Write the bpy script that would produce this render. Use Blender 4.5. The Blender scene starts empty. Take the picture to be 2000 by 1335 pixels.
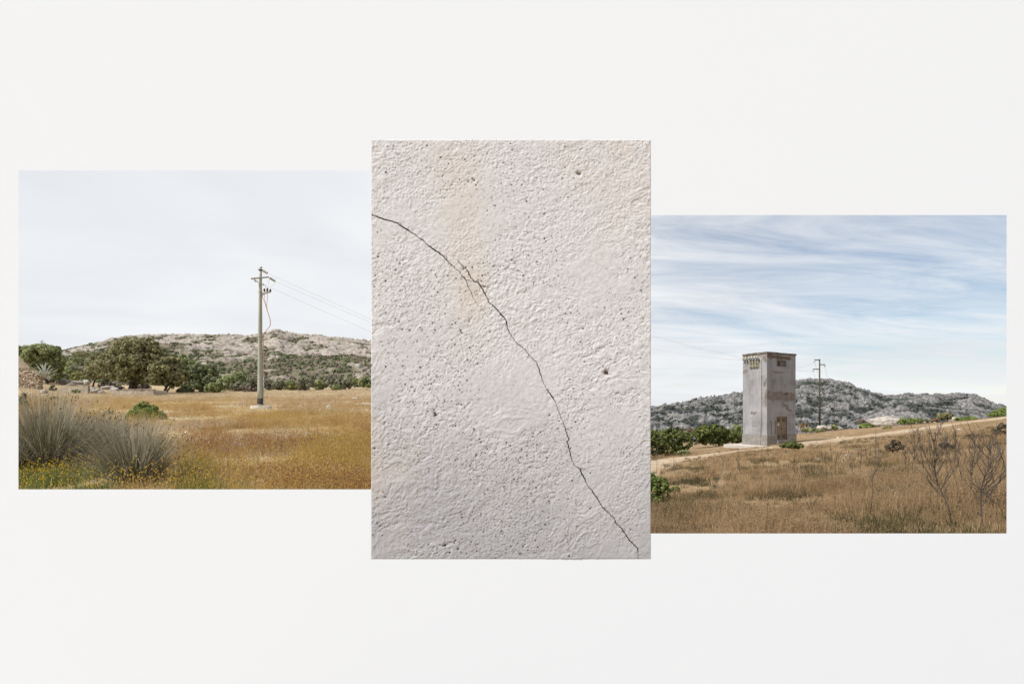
import bpy, bmesh, math, random
import numpy as np
from mathutils import Vector, Matrix

# ------------------------------------------------------------------ camera, world, sun
S = bpy.context.scene
C = S.collection
EYE = 1.6          # eye height above the spot where the camera stands
HOR = 800.0        # image row of the horizon (photo is 2000 x 1335)
F = 1000.0         # focal length in photo pixels

cam_d = bpy.data.cameras.new('camera')
cam = bpy.data.objects.new('camera', cam_d)
C.objects.link(cam)
cam.location = (0, 0, EYE)
cam.rotation_euler = (math.radians(90), 0, 0)
cam_d.sensor_width = 36
cam_d.lens = 18.0
cam_d.shift_y = (HOR - 667.5) / 2000.0
cam_d.clip_start = 0.05
cam_d.clip_end = 9000
S.camera = cam

SUN_EL, SUN_FRONT = 50.0, 26.0     # elevation; degrees in front of straight left
el, fr = math.radians(SUN_EL), math.radians(SUN_FRONT)
to_sun = Vector((-math.cos(fr) * math.cos(el), -math.sin(fr) * math.cos(el), math.sin(el)))
sun_d = bpy.data.lights.new('sun', 'SUN')
sun_d.energy = 5.0
sun_d.angle = math.radians(0.6)
sun_d.color = (1.0, 0.98, 0.945)
sun = bpy.data.objects.new('sun', sun_d)
C.objects.link(sun)
sun.rotation_euler = to_sun.to_track_quat('Z', 'Y').to_euler()
sun.location = (-30, -14, 40)

W = bpy.data.worlds.new('World')
S.world = W
W.use_nodes = True
wt = W.node_tree
wt.nodes.clear()


def wn(t, **kw):
    n = wt.nodes.new(t)
    for k, v in kw.items():
        setattr(n, k, v)
    return n


def wl(a, b):
    wt.links.new(a, b)


def wmath(op, a, b=None, clamp=False):
    n = wn('ShaderNodeMath', operation=op, use_clamp=clamp)
    for i, v in enumerate((a, b)):
        if v is None:
            continue
        if hasattr(v, 'links'):
            wl(v, n.inputs[i])
        else:
            n.inputs[i].default_value = v
    return n.outputs[0]


BG = 0.1
sky = wn('ShaderNodeTexSky', sky_type='NISHITA', sun_disc=False)
sky.sun_elevation = el
sky.sun_rotation = math.atan2(to_sun.x, to_sun.y)
sky.altitude = 50
sky.air_density = 1.0
sky.dust_density = 0.25
tc = wn('ShaderNodeTexCoord')
sep = wn('ShaderNodeSeparateXYZ')
wl(tc.outputs['Generated'], sep.inputs[0])
zz = wmath('ADD', wmath('MAXIMUM', sep.outputs[2], 0.0), 0.14)
px_ = wmath('DIVIDE', sep.outputs[0], zz)
py_ = wmath('DIVIDE', sep.outputs[1], zz)
comb = wn('ShaderNodeCombineXYZ')
wl(px_, comb.inputs[0]); wl(py_, comb.inputs[1])
mp = wn('ShaderNodeMapping')
wl(comb.outputs[0], mp.inputs[0])
mp.inputs['Rotation'].default_value = (0, 0, math.radians(-7))
mp.inputs['Scale'].default_value = (0.55, 1.7, 1)
mp.inputs['Location'].default_value = (1.3, 0.35, 0)
n1 = wn('ShaderNodeTexNoise')
wl(mp.outputs[0], n1.inputs['Vector'])
n1.inputs['Scale'].default_value = 1.5
n1.inputs['Detail'].default_value = 9
n1.inputs['Roughness'].default_value = 0.66
n1.inputs['Distortion'].default_value = 1.1
mp2 = wn('ShaderNodeMapping')
wl(comb.outputs[0], mp2.inputs[0])
mp2.inputs['Scale'].default_value = (0.5, 0.6, 1)
n2 = wn('ShaderNodeTexNoise')
wl(mp2.outputs[0], n2.inputs['Vector'])
n2.inputs['Scale'].default_value = 1.7
n2.inputs['Detail'].default_value = 5
n2.inputs['Roughness'].default_value = 0.5
n2.inputs['Distortion'].default_value = 0.5
# the veil is nearly closed in the west (left), thin cirrus in the east (right)
side = wn('ShaderNodeMapRange', interpolation_type='SMOOTHSTEP')
wl(sep.outputs[0], side.inputs[0])
side.inputs[1].default_value = -0.16; side.inputs[2].default_value = 0.60
side.inputs[3].default_value = 1.35; side.inputs[4].default_value = 0.36
low = wn('ShaderNodeMapRange', interpolation_type='SMOOTHSTEP')
wl(sep.outputs[2], low.inputs[0])
low.inputs[1].default_value = 0.0; low.inputs[2].default_value = 0.25
low.inputs[3].default_value = 0.48; low.inputs[4].default_value = 0.0
cir = wmath('MULTIPLY', wmath('SUBTRACT', n1.outputs[0], 0.5), 2.3)
fac = wmath('ADD', wmath('ADD', side.outputs[0], low.outputs[0]), cir)
cl = wn('ShaderNodeMapRange')
wl(fac, cl.inputs[0])
cl.inputs[1].default_value = 0.0; cl.inputs[2].default_value = 1.0
cl.inputs[3].default_value = 0.12; cl.inputs[4].default_value = 0.97
ccol = wn('ShaderNodeValToRGB')
wl(n2.outputs[0], ccol.inputs[0])
k = 1.0 / BG
ccol.color_ramp.elements[0].position = 0.32
ccol.color_ramp.elements[0].color = (0.735, 0.757, 0.785, 1)
ccol.color_ramp.elements[1].position = 0.66
ccol.color_ramp.elements[1].color = (0.845, 0.86, 0.88, 1)
cs = wn('ShaderNodeVectorMath', operation='SCALE')
wl(ccol.outputs[0], cs.inputs[0]); cs.inputs['Scale'].default_value = k
mix = wn('ShaderNodeMix', data_type='RGBA')
wl(cl.outputs[0], mix.inputs[0])
wl(sky.outputs[0], mix.inputs[6]); wl(cs.outputs[0], mix.inputs[7])
bg = wn('ShaderNodeBackground')
wl(mix.outputs[2], bg.inputs[0])
bg.inputs[1].default_value = BG
wo = wn('ShaderNodeOutputWorld')
wl(bg.outputs[0], wo.inputs[0])

S.view_settings.view_transform = 'Standard'
S.view_settings.look = 'None'
S.view_settings.exposure = 0.13
S.view_settings.gamma = 1.0
S.view_settings.use_curve_mapping = False
S.cycles.max_bounces = 6
S.cycles.transparent_max_bounces = 4

# ------------------------------------------------------------------ noise helpers
def hash2(ix, iy, seed):
    h = (ix.astype(np.int64) * 374761393 + iy.astype(np.int64) * 668265263 + seed * 982451653) & 0xFFFFFFFF
    h = ((h ^ (h >> 13)) * 1274126177) & 0xFFFFFFFF
    h = h ^ (h >> 16)
    return (h & 0xFFFFFF) / float(0xFFFFFF)


def vnoise(x, y, seed=0):
    x = np.asarray(x, float); y = np.asarray(y, float)
    ix = np.floor(x); iy = np.floor(y)
    fx = x - ix; fy = y - iy
    fx = fx * fx * (3 - 2 * fx); fy = fy * fy * (3 - 2 * fy)
    a = hash2(ix, iy, seed); b = hash2(ix + 1, iy, seed)
    c = hash2(ix, iy + 1, seed); d = hash2(ix + 1, iy + 1, seed)
    return a + (b - a) * fx + (c - a) * fy + (a - b - c + d) * fx * fy


def fbm(x, y, seed=0, octv=4, gain=0.5):
    s = 0; a = 1.0; t = 0
    for o in range(octv):
        s = s + a * vnoise(x * 2 ** o + 17.3 * o, y * 2 ** o - 9.1 * o, seed + o)
        t += a; a *= gain
    return s / t


def cells(x, y, seed, jit=0.9):
    """distance to nearest jittered point, its random value, and distance to the second."""
    ix = np.floor(x); iy = np.floor(y)
    d1 = np.full(x.shape, 9.0); d2 = np.full(x.shape, 9.0); v = np.zeros(x.shape)
    for ox in (-1, 0, 1):
        for oy in (-1, 0, 1):
            cx = ix + ox; cy = iy + oy
            qx = cx + .5 + (hash2(cx, cy, seed) - .5) * jit
            qy = cy + .5 + (hash2(cx, cy, seed + 7) - .5) * jit
            d = np.hypot(x - qx, y - qy)
            near = d < d1
            d2 = np.where(near, d1, np.minimum(d2, d))
            v = np.where(near, hash2(cx, cy, seed + 13), v)
            d1 = np.where(near, d, d1)
    return d1, v, d2


# ------------------------------------------------------------------ ground shape
YR = np.array([0, 41, 55, 70, 85, 100, 130, 200, 400, 800, 3500], float)
UT = [(-1.10, [748, 748, 748, 740, 731, 727, 724, 728, 742, 780, 800]),
      (-0.96, [748, 748, 748, 741, 733, 729, 726, 730, 742, 780, 800]),
      (-0.90, [748, 748, 748, 745, 739, 734, 731, 732, 742, 780, 800]),
      (-0.83, [748, 748, 748, 748, 746, 738, 736, 736, 742, 780, 800]),
      (-0.75, [748, 748, 748, 748, 748, 746, 745, 742, 742, 780, 800]),
      (-0.50, [748, 748, 748, 748, 748, 747, 746, 745, 745, 780, 800]),
      (-0.28, [748, 748, 747, 745, 744, 744, 745, 748, 750, 780, 800]),
      (0.10, [815, 815, 812, 810, 812, 815, 820, 825, 825, 812, 803]),
      (0.272, [857, 855, 853, 852, 854, 858, 862, 862, 852, 830, 806]),
      (0.40, [843, 842, 842, 842, 846, 854, 858, 858, 852, 830, 806]),
      (0.50, [831, 830, 830, 830, 836, 846, 852, 856, 852, 830, 806]),
      (0.62, [822, 822, 820, 819, 822, 832, 842, 850, 852, 830, 806]),
      (0.76, [811, 811, 811, 809, 812, 824, 836, 846, 852, 830, 806]),
      (0.86, [802, 802, 802, 801, 804, 814, 828, 842, 852, 830, 806]),
      (0.966, [793, 793, 793, 791, 794, 804, 818, 838, 852, 830, 806]),
      (1.10, [785, 785, 785, 783, 786, 796, 812, 836, 852, 830, 806])]
UC = np.array([u for u, _ in UT]); HT = np.array([h for _, h in UT], float)


def gz(x, y):
    x = np.asarray(x, float); y = np.asarray(y, float)
    Y = np.maximum(y, 0.0)
    u = np.clip(x / np.maximum(Y, 1.0), UC[0], UC[-1])
    yi = np.clip(np.interp(Y, YR, np.arange(len(YR))), 0, len(YR) - 1.0001)
    ui = np.clip(np.interp(u, UC, np.arange(len(UC))), 0, len(UC) - 1.0001)
    a = np.floor(ui).astype(int); b = np.floor(yi).astype(int)
    fa = ui - a; fb = yi - b
    h = (HT[a, b] * (1 - fa) * (1 - fb) + HT[a + 1, b] * fa * (1 - fb)
         + HT[a, b + 1] * (1 - fa) * fb + HT[a + 1, b + 1] * fa * fb)
    z = (HOR - h) / F * Y
    amp = np.clip((Y - 4) / 8, 0, 1)
    z = z + amp * (0.16 * (fbm(x * .12, y * .12, 5, 3) - .5) + 0.10 * (fbm(x * .45, y * .45, 9, 2) - .5))
    return z


def G(px, Y):
    x = (px - 1000) / F * Y
    return Vector((x, Y, float(gz(x, Y))))


def row_of(px, Y):
    return HOR - (G(px, Y).z - EYE) / Y * F


def Gp(px, py, ymax=140):
    """ground point seen at photo pixel (px, py)."""
    Y = 5.0
    while Y < ymax and row_of(px, Y) > py:
        Y *= 1.01
    return G(px, Y)


def P(px, py, Y):
    return Vector(((px - 1000) / F * Y, Y, EYE + (HOR - py) / F * Y))


# ------------------------------------------------------------------ materials
def M(name, cols, scale=4.0, rough=0.9, bump=0.0, bscale=None, coords='Object', detail=6, stretch=(1, 1, 1),
      pos=(0.32, 0.68), metallic=0.0, trans=0.0, attr=None, spec=0.3, bdist=0.02):
    m = bpy.data.materials.new(name)
    m.use_nodes = True
    t = m.node_tree
    b = t.nodes['Principled BSDF']
    b.inputs['Roughness'].default_value = rough
    b.inputs['Metallic'].default_value = metallic
    b.inputs['Specular IOR Level'].default_value = spec
    tcn = t.nodes.new('ShaderNodeTexCoord')
    if coords == 'World':
        g = t.nodes.new('ShaderNodeNewGeometry'); vec = g.outputs['Position']
    else:
        vec = tcn.outputs['Object']
    mpn = t.nodes.new('ShaderNodeMapping'); mpn.inputs['Scale'].default_value = stretch
    t.links.new(vec, mpn.inputs[0])
    ns = t.nodes.new('ShaderNodeTexNoise')
    ns.inputs['Scale'].default_value = scale; ns.inputs['Detail'].default_value = detail
    ns.inputs['Roughness'].default_value = 0.6
    t.links.new(mpn.outputs[0], ns.inputs['Vector'])
    f = ns.outputs[0]
    if attr:
        at = t.nodes.new('ShaderNodeAttribute'); at.attribute_name = attr
        mx = t.nodes.new('ShaderNodeMath'); mx.operation = 'MULTIPLY_ADD'
        t.links.new(at.outputs['Fac'], mx.inputs[0]); mx.inputs[1].default_value = 0.5
        sc = t.nodes.new('ShaderNodeMath'); sc.operation = 'MULTIPLY'
        t.links.new(f, sc.inputs[0]); sc.inputs[1].default_value = 0.5
        t.links.new(sc.outputs[0], mx.inputs[2])
        f = mx.outputs[0]
    r = t.nodes.new('ShaderNodeValToRGB')
    t.links.new(f, r.inputs[0])
    e = r.color_ramp.elements
    n = len(cols)
    ps = [pos[0] + (pos[1] - pos[0]) * i / (n - 1) for i in range(n)] if n > 1 else [0.5]
    e[0].position = ps[0]; e[0].color = (*cols[0], 1)
    e[1].position = ps[-1]; e[1].color = (*cols[-1], 1)
    for i in range(1, n - 1):
        q = e.new(ps[i]); q.color = (*cols[i], 1)
    t.links.new(r.outputs[0], b.inputs['Base Color'])
    if bump:
        n2_ = t.nodes.new('ShaderNodeTexNoise')
        n2_.inputs['Scale'].default_value = bscale or scale * 4; n2_.inputs['Detail'].default_value = 6
        t.links.new(mpn.outputs[0], n2_.inputs['Vector'])
        bp = t.nodes.new('ShaderNodeBump')
        bp.inputs['Strength'].default_value = bump; bp.inputs['Distance'].default_value = bdist
        t.links.new(n2_.outputs[0], bp.inputs['Height'])
        t.links.new(bp.outputs[0], b.inputs['Normal'])
    if trans:
        tr = t.nodes.new('ShaderNodeBsdfTranslucent')
        t.links.new(r.outputs[0], tr.inputs[0])
        ms = t.nodes.new('ShaderNodeMixShader'); ms.inputs[0].default_value = trans
        out = t.nodes['Material Output']
        t.links.new(b.outputs[0], ms.inputs[1]); t.links.new(tr.outputs[0], ms.inputs[2])
        t.links.new(ms.outputs[0], out.inputs['Surface'])
    return m


# ------------------------------------------------------------------ mesh helpers
def mesh_np(name, V, Fq, attrs=None, smooth=False):
    """mesh from numpy vertices and a (n,3) or (n,4) face array."""
    V = np.asarray(V, np.float32); Fq = np.asarray(Fq, np.int32)
    me = bpy.data.meshes.new(name)
    me.vertices.add(len(V)); me.vertices.foreach_set('co', V.ravel())
    k_ = Fq.shape[1]
    me.loops.add(Fq.size); me.loops.foreach_set('vertex_index', Fq.ravel())
    me.polygons.add(len(Fq))
    me.polygons.foreach_set('loop_start', np.arange(0, Fq.size, k_, dtype=np.int32))
    if attrs:
        for an, av in attrs.items():
            a = me.attributes.new(an, 'FLOAT', 'POINT')
            a.data.foreach_set('value', np.asarray(av, np.float32))
    me.update(calc_edges=True)
    me.validate()
    if smooth:
        me.polygons.foreach_set('use_smooth', np.ones(len(me.polygons), bool))
    return me


def add(name, me, mat=None, parent=None, loc=None, rot=None, scale=None, **props):
    if isinstance(me, bmesh.types.BMesh):
        m2 = bpy.data.meshes.new(name); me.to_mesh(m2); me.free(); me = m2
    o = bpy.data.objects.new(name, me)
    C.objects.link(o)
    if mat is not None and me is not None and len(me.materials) == 0:
        me.materials.append(mat)
    if parent is not None:
        o.parent = parent
    if loc is not None:
        o.location = loc
    if rot is not None:
        o.rotation_euler = rot
    if scale is not None:
        o.scale = scale
    for k_, v_ in props.items():
        o[k_] = v_
    return o


def thing(name, label, cat, loc=(0, 0, 0), rotz=0.0, group=None):
    o = bpy.data.objects.new(name, None)
    o.empty_display_size = 0.2
    C.objects.link(o)
    o.location = loc; o.rotation_euler = (0, 0, rotz)
    o['label'] = label; o['category'] = cat
    if group:
        o['group'] = group
    return o


def tag(o, label, cat, group=None, kind=None):
    o['label'] = label; o['category'] = cat
    if group:
        o['group'] = group
    if kind:
        o['kind'] = kind
    return o


def box(bm, x0, x1, y0, y1, z0, z1, bev=0.0):
    mtx = Matrix.Translation(((x0 + x1) / 2, (y0 + y1) / 2, (z0 + z1) / 2)) @ Matrix.Diagonal((abs(x1 - x0), abs(y1 - y0), abs(z1 - z0), 1))
    r = bmesh.ops.create_cube(bm, size=1, matrix=mtx)
    if bev:
        es = list({e for v in r['verts'] for e in v.link_edges})
        bmesh.ops.bevel(bm, geom=es, offset=bev, segments=1, affect='EDGES')
    return bm


def tube(bm, pts, rads, sides=8, cap=True):
    pts = [Vector(p) for p in pts]
    if not hasattr(rads, '__len__'):
        rads = [rads] * len(pts)
    rings = []
    for i, p in enumerate(pts):
        d = (pts[min(i + 1, len(pts) - 1)] - pts[max(i - 1, 0)]).normalized()
        a = d.orthogonal().normalized() if abs(d.z) < .95 else Vector((1, 0, 0)).cross(d).normalized().cross(d)
        a = (a - d * a.dot(d)).normalized()
        b = d.cross(a)
        rings.append([bm.verts.new(p + (a * math.cos(2 * math.pi * j / sides) + b * math.sin(2 * math.pi * j / sides)) * rads[i]) for j in range(sides)])
    for r0, r1 in zip(rings, rings[1:]):
        # align to nearest start to avoid twist
        k0 = min(range(sides), key=lambda j: (r1[j].co - r0[0].co).length)
        for j in range(sides):
            f = bm.faces.new((r0[j], r0[(j + 1) % sides], r1[(k0 + j + 1) % sides], r1[(k0 + j) % sides]))
            f.smooth = sides > 4
        r1[:] = r1[k0:] + r1[:k0]
    if cap:
        bm.faces.new(rings[0][::-1]); bm.faces.new(rings[-1])
    return bm


def lathe(bm, prof, sides=12, mtx=Matrix.Identity(4)):
    rings = [[bm.verts.new(mtx @ Vector((r * math.cos(2 * math.pi * j / sides), r * math.sin(2 * math.pi * j / sides), z))) for j in range(sides)] for r, z in prof]
    for r0, r1 in zip(rings, rings[1:]):
        for j in range(sides):
            f = bm.faces.new((r0[j], r0[(j + 1) % sides], r1[(j + 1) % sides], r1[j])); f.smooth = True
    bm.faces.new(rings[0][::-1]); bm.faces.new(rings[-1])
    return bm


def BM():
    return bmesh.new()


def rock_mesh(name, seed, sub=3, flat=0.7, rough=0.22):
    bm = BM()
    bmesh.ops.create_icosphere(bm, subdivisions=sub, radius=1)
    r = random.Random(seed)
    planes = [(Vector((r.gauss(0, 1), r.gauss(0, 1), r.gauss(0, .8))).normalized(), r.uniform(.62, .95)) for _ in range(9)]
    from mathutils import noise as mn
    off = Vector((seed * 3.1, seed * 1.7, 0))
    for v in bm.verts:
        p = v.co.copy()
        for n, d in planes:
            k_ = p.dot(n) - d
            if k_ > 0:
                p -= n * k_ * .85
        p *= 1 + rough * mn.fractal(p * 1.8 + off, 1.0, 2.0, 4)
        p.z *= flat
        v.co = p
    me = bpy.data.meshes.new(name); bm.to_mesh(me); bm.free()
    return me


# ================================================================== LARGE STRUCTURE
# ---- terrain: one sheet to the horizon
rows = [-400, -120, -40, -12, -3, 0, 2, 4, 5.2]
y_ = 6.0
while y_ < 140:
    rows.append(y_); y_ *= 1.022
while y_ < 6000:
    rows.append(y_); y_ *= 1.12
cols = [-9, -5, -3, -2, -1.6, -1.35] + list(np.arange(-1.2, 1.2001, 0.0085)) + [1.35, 1.6, 2, 3, 5, 9]
rows = np.array(rows); cols = np.array(cols)
wid = np.where(rows > 8, rows, 8 + np.maximum(-rows, 0))
X = wid[:, None] * cols[None, :]
Yg = np.repeat(rows[:, None], len(cols), 1)
Z = gz(X, Yg)
V = np.stack([X, Yg, Z], -1).reshape(-1, 3)
nr, nc = X.shape
i0 = (np.arange(nr - 1)[:, None] * nc + np.arange(nc - 1)[None, :]).ravel()
FQ = np.stack([i0, i0 + 1, i0 + nc + 1, i0 + nc], -1)


def ground_material():
    m = bpy.data.materials.new('dry_ground')
    m.use_nodes = True
    t = m.node_tree; b = t.nodes['Principled BSDF']
    b.inputs['Roughness'].default_value = .95; b.inputs['Specular IOR Level'].default_value = .1
    g = t.nodes.new('ShaderNodeNewGeometry')

    def noise(sc, det=6, ro=.6):
        n = t.nodes.new('ShaderNodeTexNoise'); n.inputs['Scale'].default_value = sc
        n.inputs['Detail'].default_value = det; n.inputs['Roughness'].default_value = ro
        t.links.new(g.outputs['Position'], n.inputs['Vector']); return n.outputs[0]

    def ramp(f, els):
        r = t.nodes.new('ShaderNodeValToRGB'); t.links.new(f, r.inputs[0])
        e = r.color_ramp.elements
        e[0].position, e[0].color = els[0][0], (*els[0][1], 1)
        e[1].position, e[1].color = els[-1][0], (*els[-1][1], 1)
        for p, c in els[1:-1]:
            q = e.new(p); q.color = (*c, 1)
        return r.outputs[0]
    big = noise(.22); fine = noise(5, 8, .7)
    mixn = t.nodes.new('ShaderNodeMath'); mixn.operation = 'MULTIPLY_ADD'
    t.links.new(fine, mixn.inputs[0]); mixn.inputs[1].default_value = .5
    h = t.nodes.new('ShaderNodeMath'); h.operation = 'MULTIPLY'; t.links.new(big, h.inputs[0]); h.inputs[1].default_value = .5
    t.links.new(h.outputs[0], mixn.inputs[2])
    west = ramp(mixn.outputs[0], [(.36, (.22, .16, .085)), (.46, (.32, .235, .13)), (.55, (.40, .31, .19)), (.66, (.47, .39, .27))])
    east = ramp(mixn.outputs[0], [(.36, (.15, .10, .055)), (.47, (.23, .16, .09)), (.57, (.30, .215, .125)), (.68, (.38, .29, .185))])
    sx = t.nodes.new('ShaderNodeSeparateXYZ'); t.links.new(g.outputs['Position'], sx.inputs[0])
    mr = t.nodes.new('ShaderNodeMapRange'); t.links.new(sx.outputs[0], mr.inputs[0])
    mr.inputs[1].default_value = -6; mr.inputs[2].default_value = 4
    mx = t.nodes.new('ShaderNodeMix'); mx.data_type = 'RGBA'
    t.links.new(mr.outputs[0], mx.inputs[0]); t.links.new(west, mx.inputs[6]); t.links.new(east, mx.inputs[7])
    t.links.new(mx.outputs[2], b.inputs['Base Color'])
    bp = t.nodes.new('ShaderNodeBump'); bp.inputs['Strength'].default_value = .6; bp.inputs['Distance'].default_value = .06
    t.links.new(fine, bp.inputs['Height']); t.links.new(bp.outputs[0], b.inputs['Normal'])
    return m


m_ground = ground_material()
add('ground', mesh_np('ground', V, FQ, smooth=True), m_ground, kind='structure')

# ---- the two granite hills


def rock_hill_material(name, rock, green, dark, sc):
    m = bpy.data.materials.new(name)
    m.use_nodes = True
    t = m.node_tree; b = t.nodes['Principled BSDF']
    b.inputs['Roughness'].default_value = .95; b.inputs['Specular IOR Level'].default_value = .1
    g = t.nodes.new('ShaderNodeNewGeometry')
    n = t.nodes.new('ShaderNodeTexNoise'); n.inputs['Scale'].default_value = sc; n.inputs['Detail'].default_value = 8
    n.inputs['Roughness'].default_value = .68
    t.links.new(g.outputs['Position'], n.inputs['Vector'])
    r = t.nodes.new('ShaderNodeValToRGB'); t.links.new(n.outputs[0], r.inputs[0])
    e = r.color_ramp.elements
    e[0].position, e[0].color = .30, (*dark, 1)
    e[1].position, e[1].color = .66, (*rock[1], 1)
    q = e.new(.44); q.color = (*rock[0], 1)
    r2 = t.nodes.new('ShaderNodeValToRGB'); t.links.new(n.outputs[0], r2.inputs[0])
    e = r2.color_ramp.elements
    e[0].position, e[0].color = .35, (*green[0], 1)
    e[1].position, e[1].color = .65, (*green[1], 1)
    at = t.nodes.new('ShaderNodeAttribute'); at.attribute_name = 'veg'
    mx = t.nodes.new('ShaderNodeMix'); mx.data_type = 'RGBA'
    t.links.new(at.outputs['Fac'], mx.inputs[0]); t.links.new(r.outputs[0], mx.inputs[6]); t.links.new(r2.outputs[0], mx.inputs[7])
    t.links.new(mx.outputs[2], b.inputs['Base Color'])
    bp = t.nodes.new('ShaderNodeBump'); bp.inputs['Strength'].default_value = .8; bp.inputs['Distance'].default_value = .8
    t.links.new(n.outputs[0], bp.inputs['Height']); t.links.new(bp.outputs[0], b.inputs['Normal'])
    return m


def hill(name, sky_line, base_row, Yb, Yc, u0, u1, nu, nt, seed, bould, relief, vegfun, mat, prof=0.8):
    """height field whose crest follows a measured skyline; bould = list of (cell size m, height m)."""
    us = np.linspace(u0, u1, nu)
    ts = np.concatenate([np.linspace(0, 1, nt), np.linspace(1, 1.5, 14)[1:]])
    sx = np.array([p[0] for p in sky_line], float); sy = np.array([p[1] for p in sky_line], float)
    crest = np.interp(us * F + 1000, sx, sy)
    U, T = np.meshgrid(us, ts)
    Ym = Yb + (Yc - Yb) * T
    Xm = U * Ym
    Tc = np.minimum(T, 1)
    zc = EYE + (HOR - crest) / F * Yc                     # crest height per column
    zb = np.minimum(EYE + (HOR - base_row) / F * Yb, gz(us * Yb, np.full_like(us, Yb)) - 1.5)[None, :]
    f = Tc ** prof
    z = zb + (np.maximum(zc[None, :], zb + .2) - zb) * f
    z = z - np.maximum(T - 1, 0) * (Yc - Yb) * .5
    big = fbm(Xm / relief[0], Ym / relief[0], seed, 5, .55) - .5
    z = z + big * relief[1] * np.sin(np.pi * np.clip(T, 0, 1) ** .8) * 1.6
    veg = vegfun(Xm, Ym, Tc)
    amp = np.clip(1.15 - veg, .12, 1)
    top = np.zeros_like(z)
    for k_, (cs_, h_) in enumerate(bould):
        wx = Xm / cs_ + .35 * fbm(Xm / cs_ * 1.7, Ym / cs_ * 1.7, seed + 40 + k_, 2)
        d1, v1, d2 = cells(wx, Ym / (cs_ * 1.25), seed + 20 * k_)
        dome = np.sqrt(np.clip(1 - (d1 / .62) ** 2, 0, 1)) * (.25 + .75 * v1) * np.clip((d2 - d1) * 6, 0, 1)
        top = top + h_ * dome
    z = z + top * amp - .35 * sum(h for _, h in bould) * .6
    z = z + (fbm(Xm / 2.2, Ym / 2.2, seed + 99, 3) - .5) * bould[-1][1] * .7
    V = np.stack([Xm, Ym, z], -1).reshape(-1, 3)
    nr, nc = Xm.shape
    i0 = (np.arange(nr - 1)[:, None] * nc + np.arange(nc - 1)[None, :]).ravel()
    FQ = np.stack([i0, i0 + 1, i0 + nc + 1, i0 + nc], -1)
    o = add(name, mesh_np(name, V, FQ, {'veg': veg.ravel()}), mat, kind='structure')
    return o, Xm, Ym, z, veg, T


def sstep(a, b, x):
    t = np.clip((x - a) / (b - a), 0, 1)
    return t * t * (3 - 2 * t)


LEFT_SKY = [(-300, 700), (-60, 705), (36, 700), (120, 684), (160, 674), (225, 660), (265, 655), (300, 655), (360, 653), (420, 655), (470, 656), (505, 654),
            (522, 650), (532, 645), (545, 644), (556, 649), (575, 652), (620, 656), (680, 661), (725, 667), (800, 685), (900, 720), (1000, 765), (1100, 812), (1180, 850), (1300, 880)]


def veg_left(x, y, t):
    n = fbm(x / 26, y / 34, 31, 5, .6)
    n2_ = fbm(x / 8, y / 8, 37, 3)
    band = sstep(.55, .05, t) * .42
    u = x / y
    leftw = sstep(-.62, -.85, u) * .22
    return sstep(.44, .58, n * .5 + n2_ * .5 + band * .40 + .02 + leftw * .5 - .05)


m_hill_w = rock_hill_material('pale_granite', [(.25, .215, .185), (.45, .395, .34)], [(.175, .13, .11), (.11, .12, .062)], (.065, .058, .05), .6)
hl = hill('hill', LEFT_SKY, 752, 170, 430, -1.35, .255, 760, 240, 3, [(12, 1.5), (5, 1.1), (2.6, .8)], (45, 8), veg_left, m_hill_w, .85)

RIGHT_SKY = [(1000, 812), (1150, 806), (1272, 797), (1320, 789), (1350, 782), (1380, 776), (1400, 774), (1430, 771), (1450, 767), (1500, 753), (1555, 745), (1580, 741), (1600, 743),
             (1620, 744), (1645, 748), (1658, 749), (1672, 757), (1700, 765), (1715, 770), (1730, 774), (1760, 771), (1790, 769), (1830, 771), (1870, 771), (1900, 773),
             (1920, 778), (1945, 789), (1966, 796), (2050, 806), (2200, 812)]


def veg_right(x, y, t):
    n = fbm(x / 34, y / 40, 131, 5, .62)
    n2_ = fbm(x / 9, y / 9, 137, 3)
    return sstep(.44, .53, n * .45 + n2_ * .55 + (1 - t) * .04)


m_hill_e = rock_hill_material('grey_granite', [(.095, .094, .098), (.31, .287, .262)], [(.024, .030, .032), (.055, .06, .056)], (.035, .040, .050), .5)
hr = hill('mountain', RIGHT_SKY, 852, 260, 700, .02, 1.25, 760, 260, 8, [(22, 3.2), (9, 2.6), (4.5, 1.6)], (110, 20), veg_right, m_hill_e, .9)
RIDGE = [(1600, 836), (1640, 826), (1690, 808), (1720, 797), (1750, 788), (1775, 785), (1800, 787), (1830, 792), (1870, 797), (1910, 800), (1966, 806), (2100, 815)]
hr2 = hill('hill', RIDGE, 850, 220, 380, .56, 1.25, 420, 110, 15, [(11, 2.4), (4.5, 1.4)], (60, 7), veg_right, m_hill_e, .9)

# ---- dirt track
m_road = M('pale_dirt', [(.28, .20, .125), (.36, .27, .18), (.42, .33, .235)], 1.2, .95, .5, 14, 'World', 8, bdist=.03)
ROAD_PX = [(1050, 936), (1130, 924), (1200, 916), (1272, 906), (1350, 893), (1440, 881), (1500, 875.5), (1560, 868), (1640, 858.5), (1700, 851), (1760, 843), (1850, 829.5), (1930, 819.5), (1990, 813)]
rp = [Gp(*p) for p in ROAD_PX]
rp = [Vector((p.x, p.y, 0)) for p in rp]


def spline(pts, per=14):
    out = []
    n = len(pts)
    for i in range(n - 1):
        p0, p1, p2, p3 = pts[max(i - 1, 0)], pts[i], pts[i + 1], pts[min(i + 2, n - 1)]
        for k_ in range(per):
            t = k_ / per
            out.append(.5 * ((2 * p1) + (-p0 + p2) * t + (2 * p0 - 5 * p1 + 4 * p2 - p3) * t * t + (-p0 + 3 * p1 - 3 * p2 + p3) * t ** 3))
    out.append(pts[-1])
    return out


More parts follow.
